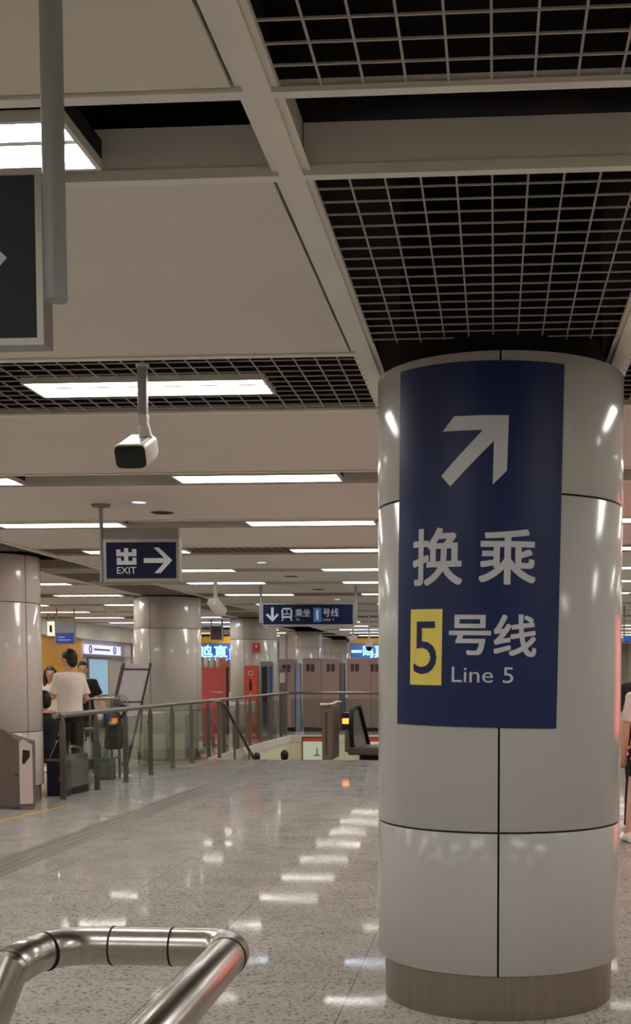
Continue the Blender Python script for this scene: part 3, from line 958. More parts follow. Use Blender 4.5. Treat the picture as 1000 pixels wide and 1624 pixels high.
    for f in k.f:
        bm.faces.new([vs[i] for i in f])
    kill = []
    for v in bm.verts:
        q = inv @ v.co
        if q.y > .055 and q.z < 1.688 and abs(q.x) < .062:
            kill.append(v)
        elif hair == 'short' and q.y > .02 and q.z < 1.645:
            kill.append(v)
    bmesh.ops.delete(bm, geom=kill, context='VERTS')
    k = MB(); k.bm(bm); sc(k); k.build('hair', M['hair'], t, smooth='all')
    # clothing
    if top:
        c = MB()
        rings = [(z, cy, rx + .022, ry + .022) for z, cy, rx, ry in TORSO if z > top_hem]
        rings[-1] = (1.475, -.004, .078, .07)
        z0, cy, rx, ry = rings[0]
        rings = [(top_hem - .05, cy, rx + .012, ry + .014)] + rings
        c.loft([((0, cy, z - drop), (rx, 0, 0), (0, ry, 0)) for z, cy, rx, ry in rings], 26)
        for q in 'LR':
            sh, el, wr = V('sh' + q), V('el' + q), V('wr' + q)
            if sleeve <= 1:
                e_ = sh.lerp(el, sleeve * 1.35)
                c.path([sh.lerp(Vector((0, 0, sh.z)), .35), sh, e_], [.070, .066, .068], 16); c.ell(sh, (.064, .064, .064))
            else:
                limb(c, [sh, el, wr], [.068, .054, .042], 16)
        o_ = fin(c, 'top', M[top], 0.012, 5)
    if dress:
        c = MB()
        c.loft([((0, 0, .42), (.25, 0, 0), (0, .2, 0)), ((0, 0, .7), (.215, 0, 0), (0, .17, 0)), ((0, 0, .95), (.175, 0, 0), (0, .13, 0))] + [((0, cy, z), (rx + .014, 0, 0), (0, ry + .014, 0)) for z, cy, rx, ry in TORSO if 1.0 < z < 1.37], 26)
        for q in (-1, 1):
            c.path([(q * .1, .08, 1.36), (q * .115, .0, 1.46), (q * .1, -.08, 1.36)], .016, 8)
        fin(c, 'dress', M['dress'], 0.012, 4)
    if bottom:
        c = MB()
        c.loft([((0, cy, z - drop), (rx + .014, 0, 0), (0, ry + .014, 0)) for z, cy, rx, ry in TORSO if z < 1.0], 24)
        for q in 'LR':
            hp, kn, an = V('hip' + q), V('kn' + q), V('an' + q)
            if leg >= 1:
                limb(c, [hp, hp.lerp(kn, .5), kn, kn.lerp(an, .5), an + Vector((0, 0, .0))], [.10, .092, .075, .07, .062])
            else:
                c.path([hp, hp.lerp(kn, leg)], [.105, .10], 16); c.ell(hp, (.103, .103, .1))
        fin(c, 'shorts' if leg < 1 else 'trousers', M[bottom], 0.012, 4)
    for q in 'LR':
        an = V('an' + q)
        c = MB()
        c.loft([(an + Vector((0, -.08, -.055)), (.03, 0, 0), (0, 0, .028)), (an + Vector((0, -.05, -.03)), (.045, 0, 0), (0, 0, .052)), (an + Vector((0, .03, -.035)), (.048, 0, 0), (0, 0, .048)), (an + Vector((0, .11, -.055)), (.052, 0, 0), (0, 0, .028)), (an + Vector((0, .185, -.065)), (.036, 0, 0), (0, 0, .018))], 16)
        fin(c, 'shoe', M[shoes], .009, 3)
    return t

person('man in loose white short-sleeved shirt and black trousers standing behind the railing', (-5.735, 15.85, 0), math.radians(46), 1.86,
       dict(shL=(-.155, 0, 1.41), shR=(.155, 0, 1.41), elL=(-.205, .06, 1.16), wrL=(-.22, .30, 1.21), elR=(.205, -.05, 1.14), wrR=(.19, .16, 1.06), head=math.radians(30)), 'tee', .62, 'darkcloth', 1.0, 'black', 'short', top_hem=.99)
person('woman with long dark hair in a cream dress facing the railing', (-7.0, 18.5, 0), math.radians(196), 1.66,
       dict(elL=(-.21, .02, 1.13), wrL=(-.10, .22, 1.06), elR=(.21, .02, 1.13), wrR=(.08, .22, 1.06), head=0), 'dress', .5, None, 1.0, 'white', 'long', dress=True, top_hem=.95)
person('man in black t-shirt and glasses half hidden behind the white shirt man', (-6.86, 19.6, 0), math.radians(200), 1.75,
       dict(elL=(-.28, .0, 1.14), wrL=(-.34, .16, .98)), 'darkcloth', .55, 'navy', 1.0, 'black', 'short')
# seated figure beside the pillar
th_ = thing('stool', 'dark stool carrying the seated person in black', 'stool', (-5.80, 15.08, 0))
MB().lathe([(.001, .45), (.17, .45), (.18, .43), (.17, .40), (.001, .40)], n=24).build('seat', M['black'], th_, smooth=True)
for a in range(4):
    MB().path([(.11 * math.cos(a * PI / 2 + .8), .11 * math.sin(a * PI / 2 + .8), .41), (.17 * math.cos(a * PI / 2 + .8), .17 * math.sin(a * PI / 2 + .8), 0)], .013, 10).build('leg', M['steel_dull'], th_, smooth=True)
D = .40
person('person in black seated on a stool, half hidden by the cream pillar', (-5.80, 15.08, 0), math.radians(62), 1.70,
       dict(drop=D, shL=(-.178, 0, 1.41 - D), elL=(-.22, .05, 1.14 - D), wrL=(-.16, .28, 1.06 - D), shR=(.178, 0, 1.41 - D), elR=(.22, .05, 1.14 - D), wrR=(.16, .28, 1.06 - D),
            hipL=(-.09, .02, .52), hipR=(.09, .02, .52), knL=(-.12, .40, .50), knR=(.12, .40, .50), anL=(-.12, .42, .085), anR=(.12, .42, .085)), 'darkcloth', 2.0, 'darkcloth', 1.0, 'black', 'short')
# two people half hidden at the right of the large pillar
person('person in white t-shirt and black shorts walking beside the large pillar', (1.39, 10.97, 0), math.radians(10), 1.63,
       dict(knL=(-.14, .05, .49), anL=(-.19, .0, .085), elL=(-.235, -.02, 1.12), wrL=(-.235, .04, .86)), 'tee', .6, 'darkcloth', .62, 'white', 'short')
person('person in black with a face mask behind the white t-shirt walker', (1.45, 12.1, 0), math.radians(205), 1.72,
       None, 'darkcloth', .6, 'darkcloth', 1.0, 'black', 'short', mask=True)
# heads seen over the edge of the stairs
person('person going down the stairs, only the dark head showing above the floor edge', (-4.43, 25.0, -1.80), math.radians(5), 1.745, None, 'darkcloth', .6, 'navy', 1.0, 'black', 'short')
person('person on the stairs half hidden behind the brown sloping handrail', (-4.90, 24.4, -1.50), math.radians(5), 1.43, None, 'darkcloth', .6, 'navy', 1.0, 'black', 'short')

# glasses of the man in black
# ------------------------------------------------------------------ things around the railing
t = thing('fare_gate', 'dark grey fare gate with light end panel at the left photo edge', 'gate', (-5.345, 13.12, 0))
foot = [(0, 0), (.118, .085), (.06, .33), (-.9, .36), (-.9, .19), (-.22, .085)]
mb = MB()
n = len(foot)
def gz(x):
    return .775 + max(0, (-x)) * .62 if x > -.4 else .775 + .4 * .62
vs = [(x, y, .035) for x, y in foot] + [(x, y, gz(x)) for x, y in foot]
mb.add(vs, [tuple(range(n))[::-1], tuple(range(n, 2 * n))] + [(i, (i + 1) % n, n + (i + 1) % n, n + i) for i in range(n)])
mb.build('body', mat('gate_dark', (112, 100, 92), .4, metal=.2), t)
d_ = Vector((.118, .085, 0)).normalized(); nn = Vector((d_.y, -d_.x, 0))
def gp(u, v, hh):
    p = d_ * u + nn * hh; return (p.x, p.y, v)
L_ = Vector((.118, .085)).length
mb = MB(); mb.prism([(.002, .07), (L_, .07), (L_, .742), (L_ * .3, .805), (.002, .765)], 0.0, .012, gp); mb.build('end_panel', mat('gate_light', (206, 192, 188), .35, metal=.1), t)
mb = MB(); mb.prism([(.03, .53), (.04, .685), (.12, .67), (.115, .60), (.055, .52)], .012, .016, gp); mb.build('sensor_window', mat('sensor_brown', (58, 34, 34), .2), t)
mb = MB(); mb.prism([(0, 0), (L_, 0), (L_, .035), (0, .035)], -.05, .004, gp); mb.box(-.88, .05, .13, .32, 0, .035); mb.build('foot', M['steel_dull'], t)
MB().ell((-.035, .0, .40), (.01, .02, .01)).build('lock', M['black'], t, smooth='all')

t = thing('storage_box', 'navy box with grey lid under the end of the railing', 'box', (-5.50, 14.80, 0), .0)
MB().rbox(-.14, .12, -.09, .09, 0, .44, .01).build('body', M['navy'], t)
MB().rbox(-.145, .125, -.095, .095, .44, .475, .008).build('lid', M['steel_dull'], t)
t = thing('case', 'black case with bright metal edges on the navy box', 'case', (-5.49, 14.80, .476), .0)
mb = MB(); mb.prism([(-.11, 0), (.08, 0), (.09, .21), (.0, .22)], -.07, .07, lambda u, v, h: (u, h, v)); mb.build('body', M['black'], t)
MB().path([(-.115, -.072, 0), (-.002, -.072, .225), (.09, -.072, .215)], .008, 8).build('edge_trim', M['steel'], t, smooth=True)
t = thing('waste_bin', 'stainless oblong bin with a black base beside the navy box', 'bin', (-5.455, 15.27, 0))
def oval(z, k):
    return ((0, 0, z), (.10 * k, 0, 0), (0, .36 * k, 0))
MB().loft([oval(0, 1.02), oval(.10, 1.02)], 36).build('base', M['rubber'], t, smooth=True)
MB().loft([oval(.10, 1), oval(.47, 1), oval(.50, .96), oval(.50, .8), oval(.47, .76)], 36).build('body', M['steel_dull'], t, smooth=True)
MB().path([(-.05, -.2, .50), (-.05, -.2, .58), (0, -.1, .61), (.05, .05, .57), (.05, .05, .50)], .016, 10).build('handle', M['steel'], t, smooth=True)

t = thing('service_trolley', 'grey steel trolley with bottles standing behind the railing', 'trolley', (-5.80, 17.3, 0))
MB().rbox(-.24, .24, -.2, .2, 1.165, 1.195, .008).build('top_shelf', M['steel_dull'], t)
MB().rbox(-.24, .24, -.2, .2, .73, .755, .008).build('middle_shelf', M['steel_dull'], t)
MB().rbox(-.24, .24, -.2, .2, .30, .325, .008).build('low_shelf', M['steel_dull'], t)
for a in (-.22, .22):
    for b in (-.18, .18):
        MB().box(a - .012, a + .012, b - .012, b + .012, 0, 1.165).build('leg', M['steel_dull'], t)
def bottle(label, x, y, z, r, h, m, cap='white', grp=None):
    t = thing('bottle', label, 'bottle', (x, y, z), 0, grp)
    MB().lathe([(.001, 0), (r, 0), (r, h * .68), (r * .45, h * .84), (r * .42, h * .9)], n=20).build('body', m, t, smooth=True)
    MB().lathe([(r * .48, h * .88), (r * .48, h), (.001, h)], n=16).build('cap', M[cap], t, smooth=True)
c = MB().lathe([(.001, 0), (.075, 0), (.078, .02), (.078, .22), (.07, .24), (.001, .24)], n=28).build('canister', M['steel'], None, smooth=True)
c.location = (-5.76, 17.2, .755)
tag(c, 'silver canister under the trolley top, left of the blue carton', 'canister')
c = MB().rbox(-.04, .04, -.04, .04, 0, .26, .006).build('carton', M['bluepaint']); c.location = (-5.64, 17.2, .755)
tag(c, 'blue carton standing on the middle trolley shelf', 'carton')
bottle('white bottle on the low trolley shelf, nearest the man in white', -5.95, 17.2, .325, .06, .30, M['white'])
bottle('blue bottle standing in the middle of the low trolley shelf', -5.83, 17.2, .325, .055, .28, M['bluepaint'])
bottle('pale green bottle on the low trolley shelf, next to the hanging bag', -5.71, 17.2, .325, .06, .26, mat('pale_green', (170, 196, 184), .3))
c = MB().rbox(-.17, .17, -.16, .16, 0, .28, .015).build('crate', M['bag']); c.location = (-5.8, 17.3, 0.0)
tag(c, 'dark grey crate on the floor under the trolley', 'crate')
bottle('white plastic jug standing on the floor by the railing post', -5.42, 15.75, 0, .075, .26, M['white'])

# bag hung on the railing
t = thing('backpack', 'dark grey backpack hung by its straps from the railing', 'bag', (-5.465, 16.85, 0))
mb = MB(); mb.loft([((0, 0, .47), (.11, 0, 0), (0, .13, 0)), ((0, 0, .52), (.13, 0, 0), (0, .15, 0)), ((0.01, 0, .75), (.12, 0, 0), (0, .145, 0)), ((.03, 0, .93), (.08, 0, 0), (0, .11, 0)), ((.05, 0, 1.0), (.04, 0, 0), (0, .06, 0))], 24)
mb.build('body', M['bag'], t, smooth='all')
MB().rbox(-.06, .06, -.165, -.12, .53, .70, .02).build('pocket', M['bag'], t)
MB().rbox(-.01, .07, -.16, -.12, .82, .86, .006).build('badge', M['white'], t)
for q in (-.05, .06):
    MB().path([(.05, q, .97), (.10, q, 1.06), (.145, q, 1.10), (.185, q, 1.06), (.17, q, .98), (.09, q, .90)], .014, 8).build('strap', M['black'], t, smooth=True)

# pedestal fan
t = thing('pedestal_fan', 'grey pedestal fan behind the railing in front of the whiteboard', 'fan', (-5.68, 17.75, 0), math.radians(25))
MB().lathe([(.001, .035), (.1, .035), (.19, .02), (.2, 0), (.001, 0)], n=32).build('base', M['white'], t, smooth=True)
MB().path([(0, .05, .03), (0, .05, 1.04)], .016, 14).build('pole', M['white'], t, smooth=True)
MB().path([(0, .12, 1.08), (0, -.02, 1.08)], [.05, .06], 20).build('motor', M['black'], t, smooth=True)
mb = MB()
for dy, rs in ((-.075, (.05, .09, .13, .165)), (-.005, (.09, .13, .165))):
    for r_ in rs:
        mb.path([(r_ * math.cos(a * PI / 16), dy + (0.03 if r_ > .16 and dy < -.05 else 0), 1.08 + r_ * math.sin(a * PI / 16)) for a in range(32)], .0035, 6, closed=True)
for k in range(20):
    a = k * PI / 10
    mb.path([(.04 * math.cos(a), -.08, 1.08 + .04 * math.sin(a)), (.12 * math.cos(a), -.078, 1.08 + .12 * math.sin(a)), (.168 * math.cos(a), -.04, 1.08 + .168 * math.sin(a)), (.1 * math.cos(a), 0, 1.08 + .1 * math.sin(a))], .0022, 5)
mb.build('guard', M['steel_dull'], t, smooth=True)
for k in range(3):
    mb = MB()
    mx = Matrix.Translation((0, -.04, 1.08)) @ Matrix.Rotation(k * 2 * PI / 3 + .4, 4, 'Y')
    mb.rbox(.02, .145, -.004, .004, -.05, .045, .003, mx @ Matrix.Rotation(.45, 4, 'X'))
    mb.build('blade', mat('fan_blade', (120, 108, 112), .3), t)

# whiteboard
t = thing('whiteboard', 'large whiteboard in a dark frame tilted in front of the cream pillar', 'board', (0, 0, 0))
tl = Vector((-6.10, 19.4, 1.715)); tr = Vector((-5.83, 19.95, 1.715)); dn = Vector((-.42, -.02, -1.71))
u_ = (tr - tl).normalized(); wl = (tr - tl).length; v_ = dn.normalized(); hl = dn.length; n_ = u_.cross(v_).normalized()
def wb(a0, a1, b0, b1, d0, d1):
    mb = MB(); pts = []
    for d in (d0, d1):
        for a, b in ((a0, b0), (a1, b0), (a1, b1), (a0, b1)):
            pts.append(tl + u_ * a + v_ * b + n_ * d)
    mb.add(pts, [(0, 3, 2, 1), (4, 5, 6, 7), (0, 1, 5, 4), (1, 2, 6, 5), (2, 3, 7, 6), (3, 0, 4, 7)]); return mb
wb(.0, wl, .0, hl * .8, -.01, .01).build('board_panel', M['paper'], t)
wb(-.03, .01, -.02, hl, -.02, .02).build('side_rail', M['wood'], t)
wb(wl - .01, wl + .03, -.02, hl, -.02, .02).build('side_rail', M['wood'], t)
wb(.0, wl, .07, .1, -.016, .016).build('top_bar', M['wood'], t)
for a_ in (.05, wl - .05):
    p_ = tl + u_ * a_ + v_ * .3
    MB().path([p_, (p_.x - .25, p_.y + .5, 0)], .014, 8).build('rear_leg', M['wood'], t, smooth=True)
wb(.0, wl, hl * .36, hl * .375, -.016, .016).build('cross_bar', M['wood'], t)

# ------------------------------------------------------------------ cabinets and stands beyond the stairwell
def cabinet(label, x0, x1, z1, y, vents):
    t = thing('metal_cabinet', label, 'cabinet', ((x0 + x1) / 2, y, 0), 0, 'tall pinkish metal cabinets')
    w_ = (x1 - x0) / 2
    MB().rbox(-w_, w_, 0, .6, .1, z1, .012).build('body', M['cabinet'], t)
    MB().box(-w_ + .03, w_ - .03, .03, .57, 0, .1).build('plinth', M['black'], t)
    for vx in vents:
        for d in (-.065, .065):
            mb = MB()
            for k in range(6):
                mb.box(vx + d - .05, vx + d + .05, -.008, .004, z1 - .36 + k * .035, z1 - .36 + k * .035 + .028)
            mb.build('vent', mat('vent_dark', (62, 42, 44), .6), t)
    MB().box(-.004, .004, -.003, .002, .12, z1 - .02).build('door_gap', M['seam'], t)
cabinet('pinkish metal cabinet at the left, under the paper panel', -6.0, -5.56, 2.0, 33.0, [-.0])
cabinet('pinkish metal cabinet in the middle, whole above the railing', -5.33, -4.30, 2.02, 33.0, [-.30, .27])
cabinet('pinkish metal cabinet at the right, cut off by the big pillar', -4.10, -2.75, 2.02, 33.0, [-.45, .1])
o = MB().rbox(-5.545, -5.42, 33.1, 33.4, .0, 1.9, .01).build('light_box', emis('blue_lightbox', (140, 146, 172), .12)); tag(o, 'narrow glowing blue light box between the left and middle cabinets', 'light box')
o = MB().rbox(-4.29, -4.18, 33.1, 33.4, .0, 1.9, .01).build('light_box', emis('blue_lightbox_dim', (112, 106, 124), .03)); tag(o, 'dim bluish light box between the middle and right cabinets', 'light box')
t = thing('paper_panel', 'pale pinkish panel standing on top of the left cabinet', 'panel', (-5.78, 33.2, 2.0))
MB().rbox(-.23, .23, 0, .05, 0, .70, .01).build('sheet', M['paper'], t)
MB().box(-.06, .0, -.004, 0, .02, .68).build('fold', mat('fold_grey', (176, 160, 164), .6), t)
t = thing('display_stand', 'tall display stand with a navy panel and a blue side, next to the cabinets', 'stand', (-5.475, 28.62, 0))
MB().rbox(-.17, .13, 0, .2, 0, 1.88, .01).build('body', M['frame'], t)
MB().box(-.14, .0, -.006, 0, .35, 1.76).build('panel', M['navy'], t)
MB().box(.04, .12, -.006, 0, .1, 1.76).build('side_panel', M['bluepaint'], t)
t = thing('turnstile', 'grey steel unit standing beside the display stand', 'machine', (-5.56, 31.0, 0))
MB().rbox(-.06, .10, 0, .3, 0, 1.72, .01).build('body', M['steel_dull'], t)
MB().rbox(-.05, .09, -.01, 0, 1.35, 1.62, .01).build('screen', M['paper'], t)

# red fire cabinet, alarm box
t = thing('fire_cabinet', 'narrow orange-red fire equipment cabinet standing against the pillar', 'cabinet', (-5.87, 28.55, 0))
MB().rbox(-.15, .15, 0, .22, 0, 1.78, .012).build('body', M['orange'], t)
mb = MB(); mb.path([(.055 * math.cos(a * PI / 8), -.004, 1.60 + .055 * math.sin(a * PI / 8)) for a in range(16)], .014, 8, closed=True); mb.build('round_mark', M['paper'], t, smooth=True)
mb = MB(); mb.rbox(-.03, .025, -.008, 0, 1.18, 1.40, .01); mb.path([(0, -.004, 1.40), (.0, -.004, 1.45), (-.05, -.004, 1.43)], .012, 8); mb.build('extinguisher_mark', M['black'], t)
mb = MB(); mb.prism([(-.05, 1.03), (.05, 1.03), (0, 1.14)], -.006, 0, xz); mb.build('flame_mark', M['paper'], t)
MB().box(-.1, .1, -.006, 0, .66, .92).build('notice', mat('notice_green', (190, 214, 200), .6), t)
o = MB().rbox(-5.90, -5.71, 28.92, 29.02, 2.10, 2.33, .01).build('fire_alarm_box', M['red']); tag(o, 'small red alarm box fixed high on the cream pillar', 'alarm')
MB().box(-5.83, -5.78, 28.912, 28.92, 2.22, 2.29).build('mark', M['paper'], o)

# red board and the cup shelf behind it
t = thing('red_board', 'red promotional board with white script beside the cream pillar', 'board', (-6.2, 25.8, 0))
MB().rbox(-.45, .34, 0, .06, .02, 1.72, .01).build('panel', M['red'], t)
MB().box(-.4, .3, -.05, .11, 0, .03).build('foot', M['black'], t)
mb = MB(); mb.path([(.03 + i * .012, -.006, 1.19 + .018 * math.sin(i * 1.3) - i * .0012) for i in range(22)], .009, 6); mb.build('script', M['paper'], t, smooth=True)
MB().rbox(.10, .30, -.02, 0, .04, .14, .01).build('leaflet_tray', M['paper'], t)
t = thing('drinks_shelf', 'dark narrow shelf holding cups behind the red board', 'shelf', (-6.38, 27.0, 0))
MB().rbox(-.35, .28, 0, .3, 1.70, 1.73, .008).build('shelf_board', M['wood'], t)
for q in (-.33, .24):
    MB().box(q, q + .03, .05, .25, 0, 1.70).build('leg', M['black'], t)
for k, (lab, m_) in enumerate((('grey white drink cup at the left end of the shelf', (196, 190, 184)), ('pale green drink cup, second on the shelf', (170, 190, 176)), ('pale pink drink cup, third on the shelf', (216, 180, 172)), ('red and pink drink cup at the right end of the shelf', (206, 110, 104)))):
    t = thing('drink_cup', lab, 'cup', (-6.60 + k * .135, 27.12, 1.73), 0, 'drink cups on the shelf')
    MB().lathe([(.001, 0), (.045, 0), (.058, .21)], n=20).build('body', mat('cup_%d' % k, m_, .4), t, smooth=True)
    MB().lathe([(.061, .205), (.061, .225), (.03, .245), (.001, .245)], n=20).build('lid', M['white'], t, smooth=True)

# ------------------------------------------------------------------ glowing shop fascias
neon = emis('neon_letters', (120, 190, 255), 3.2)
def kiosk(label, x0, x1, y, tz, th, tx0, pitch, zt, n):
    t = thing('shop_kiosk', label, 'kiosk', ((x0 + x1) / 2, y, 0), 0, 'yellow kiosks with glowing letters')
    cx = (x0 + x1) / 2; w_ = (x1 - x0) / 2
    MB().box(-w_, w_, .05, .12, 1.9, zt).build('fascia', M['yellowwall'], t)
    MB().box(-w_, w_, .0, .05, 1.93, tz + th + .06).build('sign_band', mat('sign_band_blue', (70, 110, 170), .5), t)
    MB().box(-w_, w_, 1.6, 1.7, 0, zt).build('back_wall', M['yellowwall'], t)
    MB().rbox(-w_, w_, .1, .7, 0, 1.05, .01).build('counter', M['paper'], t)
    MB().box(-w_, w_, .05, 1.7, zt, zt + .06).build('roof', M['black'], t)
    for i, ch in enumerate('一鸣真鲜奶吧'[:n]):
        a = tx0 - cx + i * pitch
        zz = (tz + th * .42, tz + th * .56) if ch == '一' else (tz, tz + th)
        P, F = glyphs(ch, a, a + pitch * .9, zz[0], zz[1], bold=.03)
        mb = MB(); mb.add([(x, -.02 - .001 * (i_ // glyphs.n), z) for i_, (x, z) in enumerate(P)], F); mb.build('glowing_character', neon, t, fix=False)
    for i in range(3):
        MB().box(-w_ + .2 + i * w_ * .65, -w_ + .2 + i * w_ * .65 + .5, .8, .95, 2.0, 2.04).build('shelf_lamp', emis('kiosk_lamp', (200, 220, 255), 4), t)
kiosk('yellow kiosk with glowing blue white letters between the two cream pillars', -9.6, -6.9, 34.5, 1.99, .44, -9.06, .445, 2.68, 5)
kiosk('yellow kiosk with glowing letters cut off by the large pillar', -4.83, -2.0, 40.0, 2.15, .43, -4.80, .385, 2.80, 6)

# shops along the left wall
structure(MB().box(XL, XL + .04, 24, 32.1, 0, 2.62).build('wall_left_yellow', M['yellowwall']))
structure(MB().box(XL, XL + .25, 28.5, 40, 2.55, 2.95).build('wall_left_fascia', M['strip']))
t = thing('shop_sign', 'white glowing shop sign with round symbols on the far left wall', 'sign', (XL + .06, 33.6, 2.15))
MB().box(0, .08, -1.4, 1.6, 0, .25).build('sign_box', emis('shop_sign_glow', (205, 205, 250), 1.1), t)
for yy in (-1.1, 1.0):
    mb = MB(); mb.path([(.09, yy + .1 * math.cos(a * PI / 8), .125 + .1 * math.sin(a * PI / 8)) for a in range(16)], .018, 6, closed=True); mb.build('round_symbol', M['bluepaint'], t, smooth=True)
MB().box(.08, .085, -.8, .6, .10, .15).build('print', M['bluepaint'], t)
MB().box(0, .06, -1.4, 2.6, -.09, -.03).build('ledge', M['frame'], t)
t = thing('glass_display', 'pale blue lit glass shop window on the far left wall', 'window', (XL, 33.45, 1.0))
MB().box(0, .05, -.85, .9, -.05, 1.06).build('frame', M['frame'], t)
MB().box(.05, .056, -.78, .80, 0, 1.0).build('pane', emis('window_glow', (150, 190, 210), .35), t)
t = thing('round_neon', 'white glowing curved neon sign at the edge of the cream pillar', 'sign', (XL + .1, 37.3, 2.25))
mb = MB(); mb.path([(0, .55 * math.cos(PI * .5 + a * PI / 14), .3 * math.sin(PI * .5 + a * PI / 14)) for a in range(15)], .04, 8); mb.build('tube', emis('round_neon_glow', (200, 205, 255), 4), t, smooth=True)
MB().box(-.08, -.03, -.6, .3, -.35, .35).build('backplate', M['paper'], t)
t = thing('banner_stand', 'tall thin pale blue banner with orange foot beside the whiteboard', 'banner', (-9.43, 30.0, .0))
MB().rbox(-.06, .12, 0, .05, 1.13, 1.80, .005).build('sheet', mat('banner_blue', (160, 190, 206), .5), t)
MB().rbox(-.06, .12, 0, .05, .98, 1.13, .005).build('banner_foot', M['orange'], t)
MB().box(.0, .04, .05, .1, 0, 1.8).build('pole', M['black'], t)
MB().box(-.15, .2, -.1, .2, 0, .03).build('base', M['black'], t)
t = thing('shop_counter', 'pale green shop counter along the far left wall', 'counter', (XL + .6, 33.5, 0))
MB().rbox(-.3, .25, -1.4, 2.6, 0, .9, .02).build('body', mat('counter_green', (186, 196, 176), .5), t)
MB().rbox(-.33, .28, -1.43, 2.63, .9, .95, .01).build('worktop', M['paper'], t)

# hanging direction signs seen between the pillars
def hang_sign(label, x0, x1, z0, z1, y, m_top, m_low, frac, side=.0):
    t = thing('hanging_sign', label, 'sign', ((x0 + x1) / 2, y, z0), 0, None)
    w_ = (x1 - x0) / 2; h_ = z1 - z0
    MB().box(-w_, w_, 0, .1, 0, h_).build('frame', M['frame'], t)
    MB().box(-w_ + .02, w_ - .02, -.006, 0, h_ * frac, h_ - .02).build('upper_face', m_top, t)
    MB().box(-w_ + .02, w_ - .02, -.006, 0, .02, h_ * frac).build('lower_face', m_low, t)
    for q in (-w_ + .02, w_ - .02):
        MB().path([(q, .05, h_), (q, .05, H - z0 + .01)], .018, 10).build('pole', M['frame'], t, smooth=True)
    return t
grey_face = mat('grey_face', (150, 154, 156), .4)
t = hang_sign('hanging sign with a blue lower half in front of the yellow wall', -9.34, -8.92, 2.20, 2.68, 25.0, grey_face, emis('blue_face', (40, 66, 150), .35), .5)
MB().box(-.15, .12, -.012, -.006, .08, .10).build('print', M['letter'], t); MB().box(-.15, .0, -.012, -.006, .14, .16).build('print', M['letter'], t)
t = hang_sign('white hanging sign with a black symbol beside the blue hanging sign', -10.29, -10.08, 2.43, 2.80, 27.0, emis('white_face', (236, 230, 214), .6), M['white'], .05)
MB().box(-.03, .03, -.012, -.006, .1, .26).build('symbol', M['black'], t)
t = hang_sign('grey hanging sign above the glowing letters between the pillars', -7.2, -6.88, 2.43, 2.80, 30.0, M['bag'], M['bag'], .3)
t = hang_sign('small blue hanging sign seen right of the large pillar', 2.62, 3.3, 2.20, 2.36, 25.0, emis('blue_face_r', (40, 90, 180), .4), M['bluepaint'], .3)

# ------------------------------------------------------------------ cameras, downlights, speakers
def bullet(label, px, py, zb, direction, k=1.0, pm='pole', off=(0, 0)):
    t = thing('security_camera', label, 'camera', (px, py, H), 0, 'bullet security cameras')
    MB().lathe([(.001, 0), (.028 * k, 0), (.03 * k, .006), (.03 * k, .012)], c=(0, 0, -.002), n=24).build('ceiling_plate', M['white'], t, smooth=True)
    L = zb - H
    MB().rbox(-.02 * k, .02 * k, -.02 * k, .02 * k, L + .02, .01, .006).build('pole', M[pm], t)
    MB().rbox(-.022 * k, .022 * k, -.022 * k, .022 * k, L - .03, L + .03, .006).build('bracket', M['white'], t)
    MB().path([(0, 0, L - .02), (.012 * k, 0, L - .075 * k)], [.026 * k, .03 * k], 16).build('joint', M['white'], t, smooth=True)
    d = Vector(direction).normalized()
    q = d.to_track_quat('Y', 'Z').to_matrix().to_4x4()
    c = Vector((off[0], 0, L - .115 * k + off[1])) + d * .02
    mx = Matrix.Translation(c) @ q
    def sq(y, a, b, n=36, e=.42):
        return [(mx @ Vector((a * k * math.copysign(abs(math.cos(w)) ** e, math.cos(w)), y * k, b * k * math.copysign(abs(math.sin(w)) ** e, math.sin(w))))) for w in (2 * PI * i / n for i in range(n))]
    def sqloft(rows):
        mb = MB(); n = 36
        for r_ in rows:
            mb.v += [tuple(p) for p in sq(*r_)]
        for i in range(len(rows) - 1):
            mb.f += [(i * n + j, i * n + (j + 1) % n, (i + 1) * n + (j + 1) % n, (i + 1) * n + j) for j in range(n)]
        mb.f += [tuple(range(n))[::-1], tuple((len(rows) - 1) * n + j for j in range(n))]
        return mb
    sqloft([(-.12, .04, .03), (-.10, .062, .046), (-.05, .069, .052), (.115, .071, .054), (.12, .07, .053)]).build('body', M['white'], t, smooth=True)
    f = sqloft([(.11, .067, .050), (.124, .067, .050), (.126, .062, .046)]).build('front_window', M['blackgloss'], t, smooth=True)
    mb = MB(); mb.ell((0, .122 * k, 0), (.02 * k, .008 * k, .02 * k), mx); mb.build('lens', M['charcoal'], t, smooth='all')
    mb = MB(); mb.rbox(-.05 * k, .05 * k, -.09 * k, .125 * k, .044 * k, .0545 * k, .005, mx); mb.build('sunshield', M['white'], t)
    return t
bullet('white security camera with black front hanging below the second ceiling slot', -1.652, 5.6, 2.70, (-.01, -.92, -.38), 1.06, 'pole', (-.02, -.012))
bullet('pale security camera seen from behind between the exit and platform signs', -4.10, 17.45, 2.70, (.30, .75, -.55), 1.25, 'white')
bullet('small white security camera hanging below the right end of the platform sign', -3.09, 26.0, 2.45, (-.8, -.5, -.3), .9, 'white')
t = thing('dome_camera', 'white dome camera with black eye in front of the right kiosk letters', 'camera', (-2.95, 28.0, H))
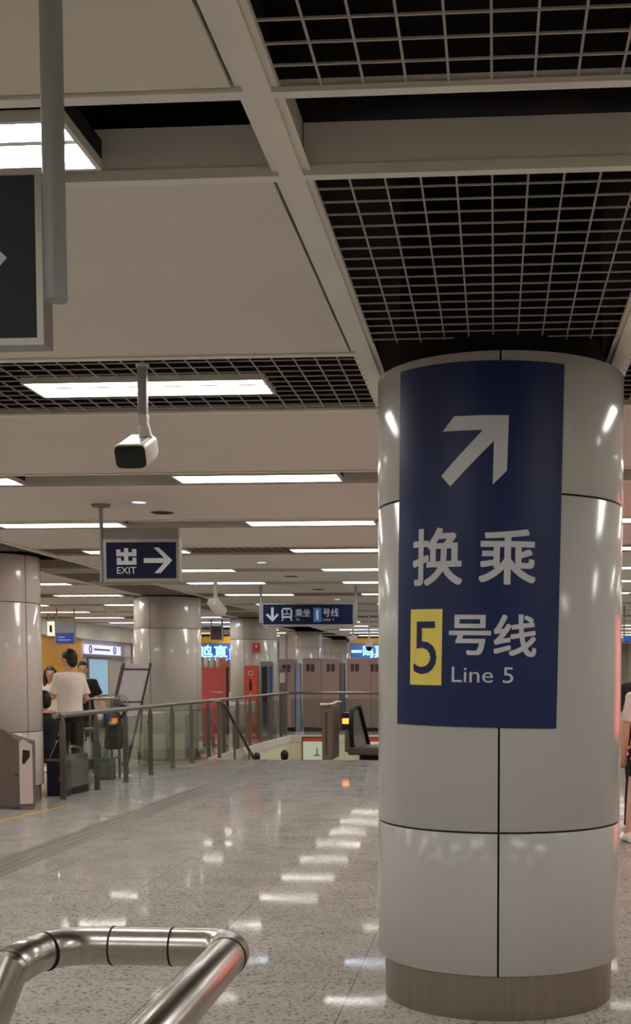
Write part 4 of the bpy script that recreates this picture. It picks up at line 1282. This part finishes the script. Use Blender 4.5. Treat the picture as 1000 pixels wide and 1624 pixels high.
MB().path([(0, 0, 0.01), (0, 0, -.62)], .02, 12).build('pole', M['white'], t, smooth=True)
MB().lathe([(.03, -.58), (.075, -.62), (.095, -.68), (.095, -.74), (.001, -.74)], n=24).build('body', M['white'], t, smooth=True)
MB().ell((0, 0, -.75), (.085, .085, .09)).build('dome', M['blackgloss'], t, smooth='all')
t = thing('dome_light', 'white cone-shaped dome under the ceiling left of the second pillar', 'dome', (-8.05, 24.75, H))
MB().lathe([(.001, -.12), (.05, -.11), (.13, -.04), (.16, .0), (.16, .01)], n=28).build('shade', M['white'], t, smooth='all')
for i, (y, lab) in enumerate(((9.92, 'small bluish downlight in the ceiling above the exit sign'), (15.19, 'small downlight in the ceiling panel beyond the exit sign'), (22.5, 'small downlight in the ceiling beyond the platform sign'))):
    t = thing('downlight', lab, 'light', (-2.97, y, H + .008), 0, 'small round downlights')
    MB().lathe([(.055, 0), (.075, -.006), (.085, .0)], n=28).build('rim', M['fixture'], t, smooth=True)
    MB().lathe([(.001, -.002), (.056, -.002)], n=28).build('lens', emis('downlight_%d' % i, (190, 200, 255), 3), t)
for i, (y, lab) in enumerate(((10.55, 'dark round ceiling opening beside the exit sign'), (17.3, 'dark round ceiling opening above the platform sign'), (19.9, 'dark round ceiling opening beyond the platform sign'))):
    t = thing('ceiling_speaker', lab, 'speaker', (-2.95, y, H + .008), 0, 'dark round ceiling speakers')
    MB().lathe([(.085, 0), (.1, -.006), (.11, .0)], n=28).build('rim', M['header'], t, smooth=True)
    MB().lathe([(.001, -.002), (.086, -.002)], n=28).build('mesh', M['void'], t)

# red advertising light box on the right side of the hall (mirrored in the large pillar)
t = thing('advertising_light_box', 'red glowing advertising light box standing on the right side of the hall', 'light box', (3.4, 10.4, 0))
MB().rbox(0, .2, -1.75, 1.75, .1, 2.4, .02).build('housing', M['frame'], t)
MB().box(-.008, 0, -1.65, 1.65, .6, 2.3).build('panel', emis('red_panel', (255, 124, 112), 1.5), t)
MB().box(.02, .18, -1.5, 1.5, 0, .1).build('base', M['black'], t)

bpy.data.objects.remove(_fo)
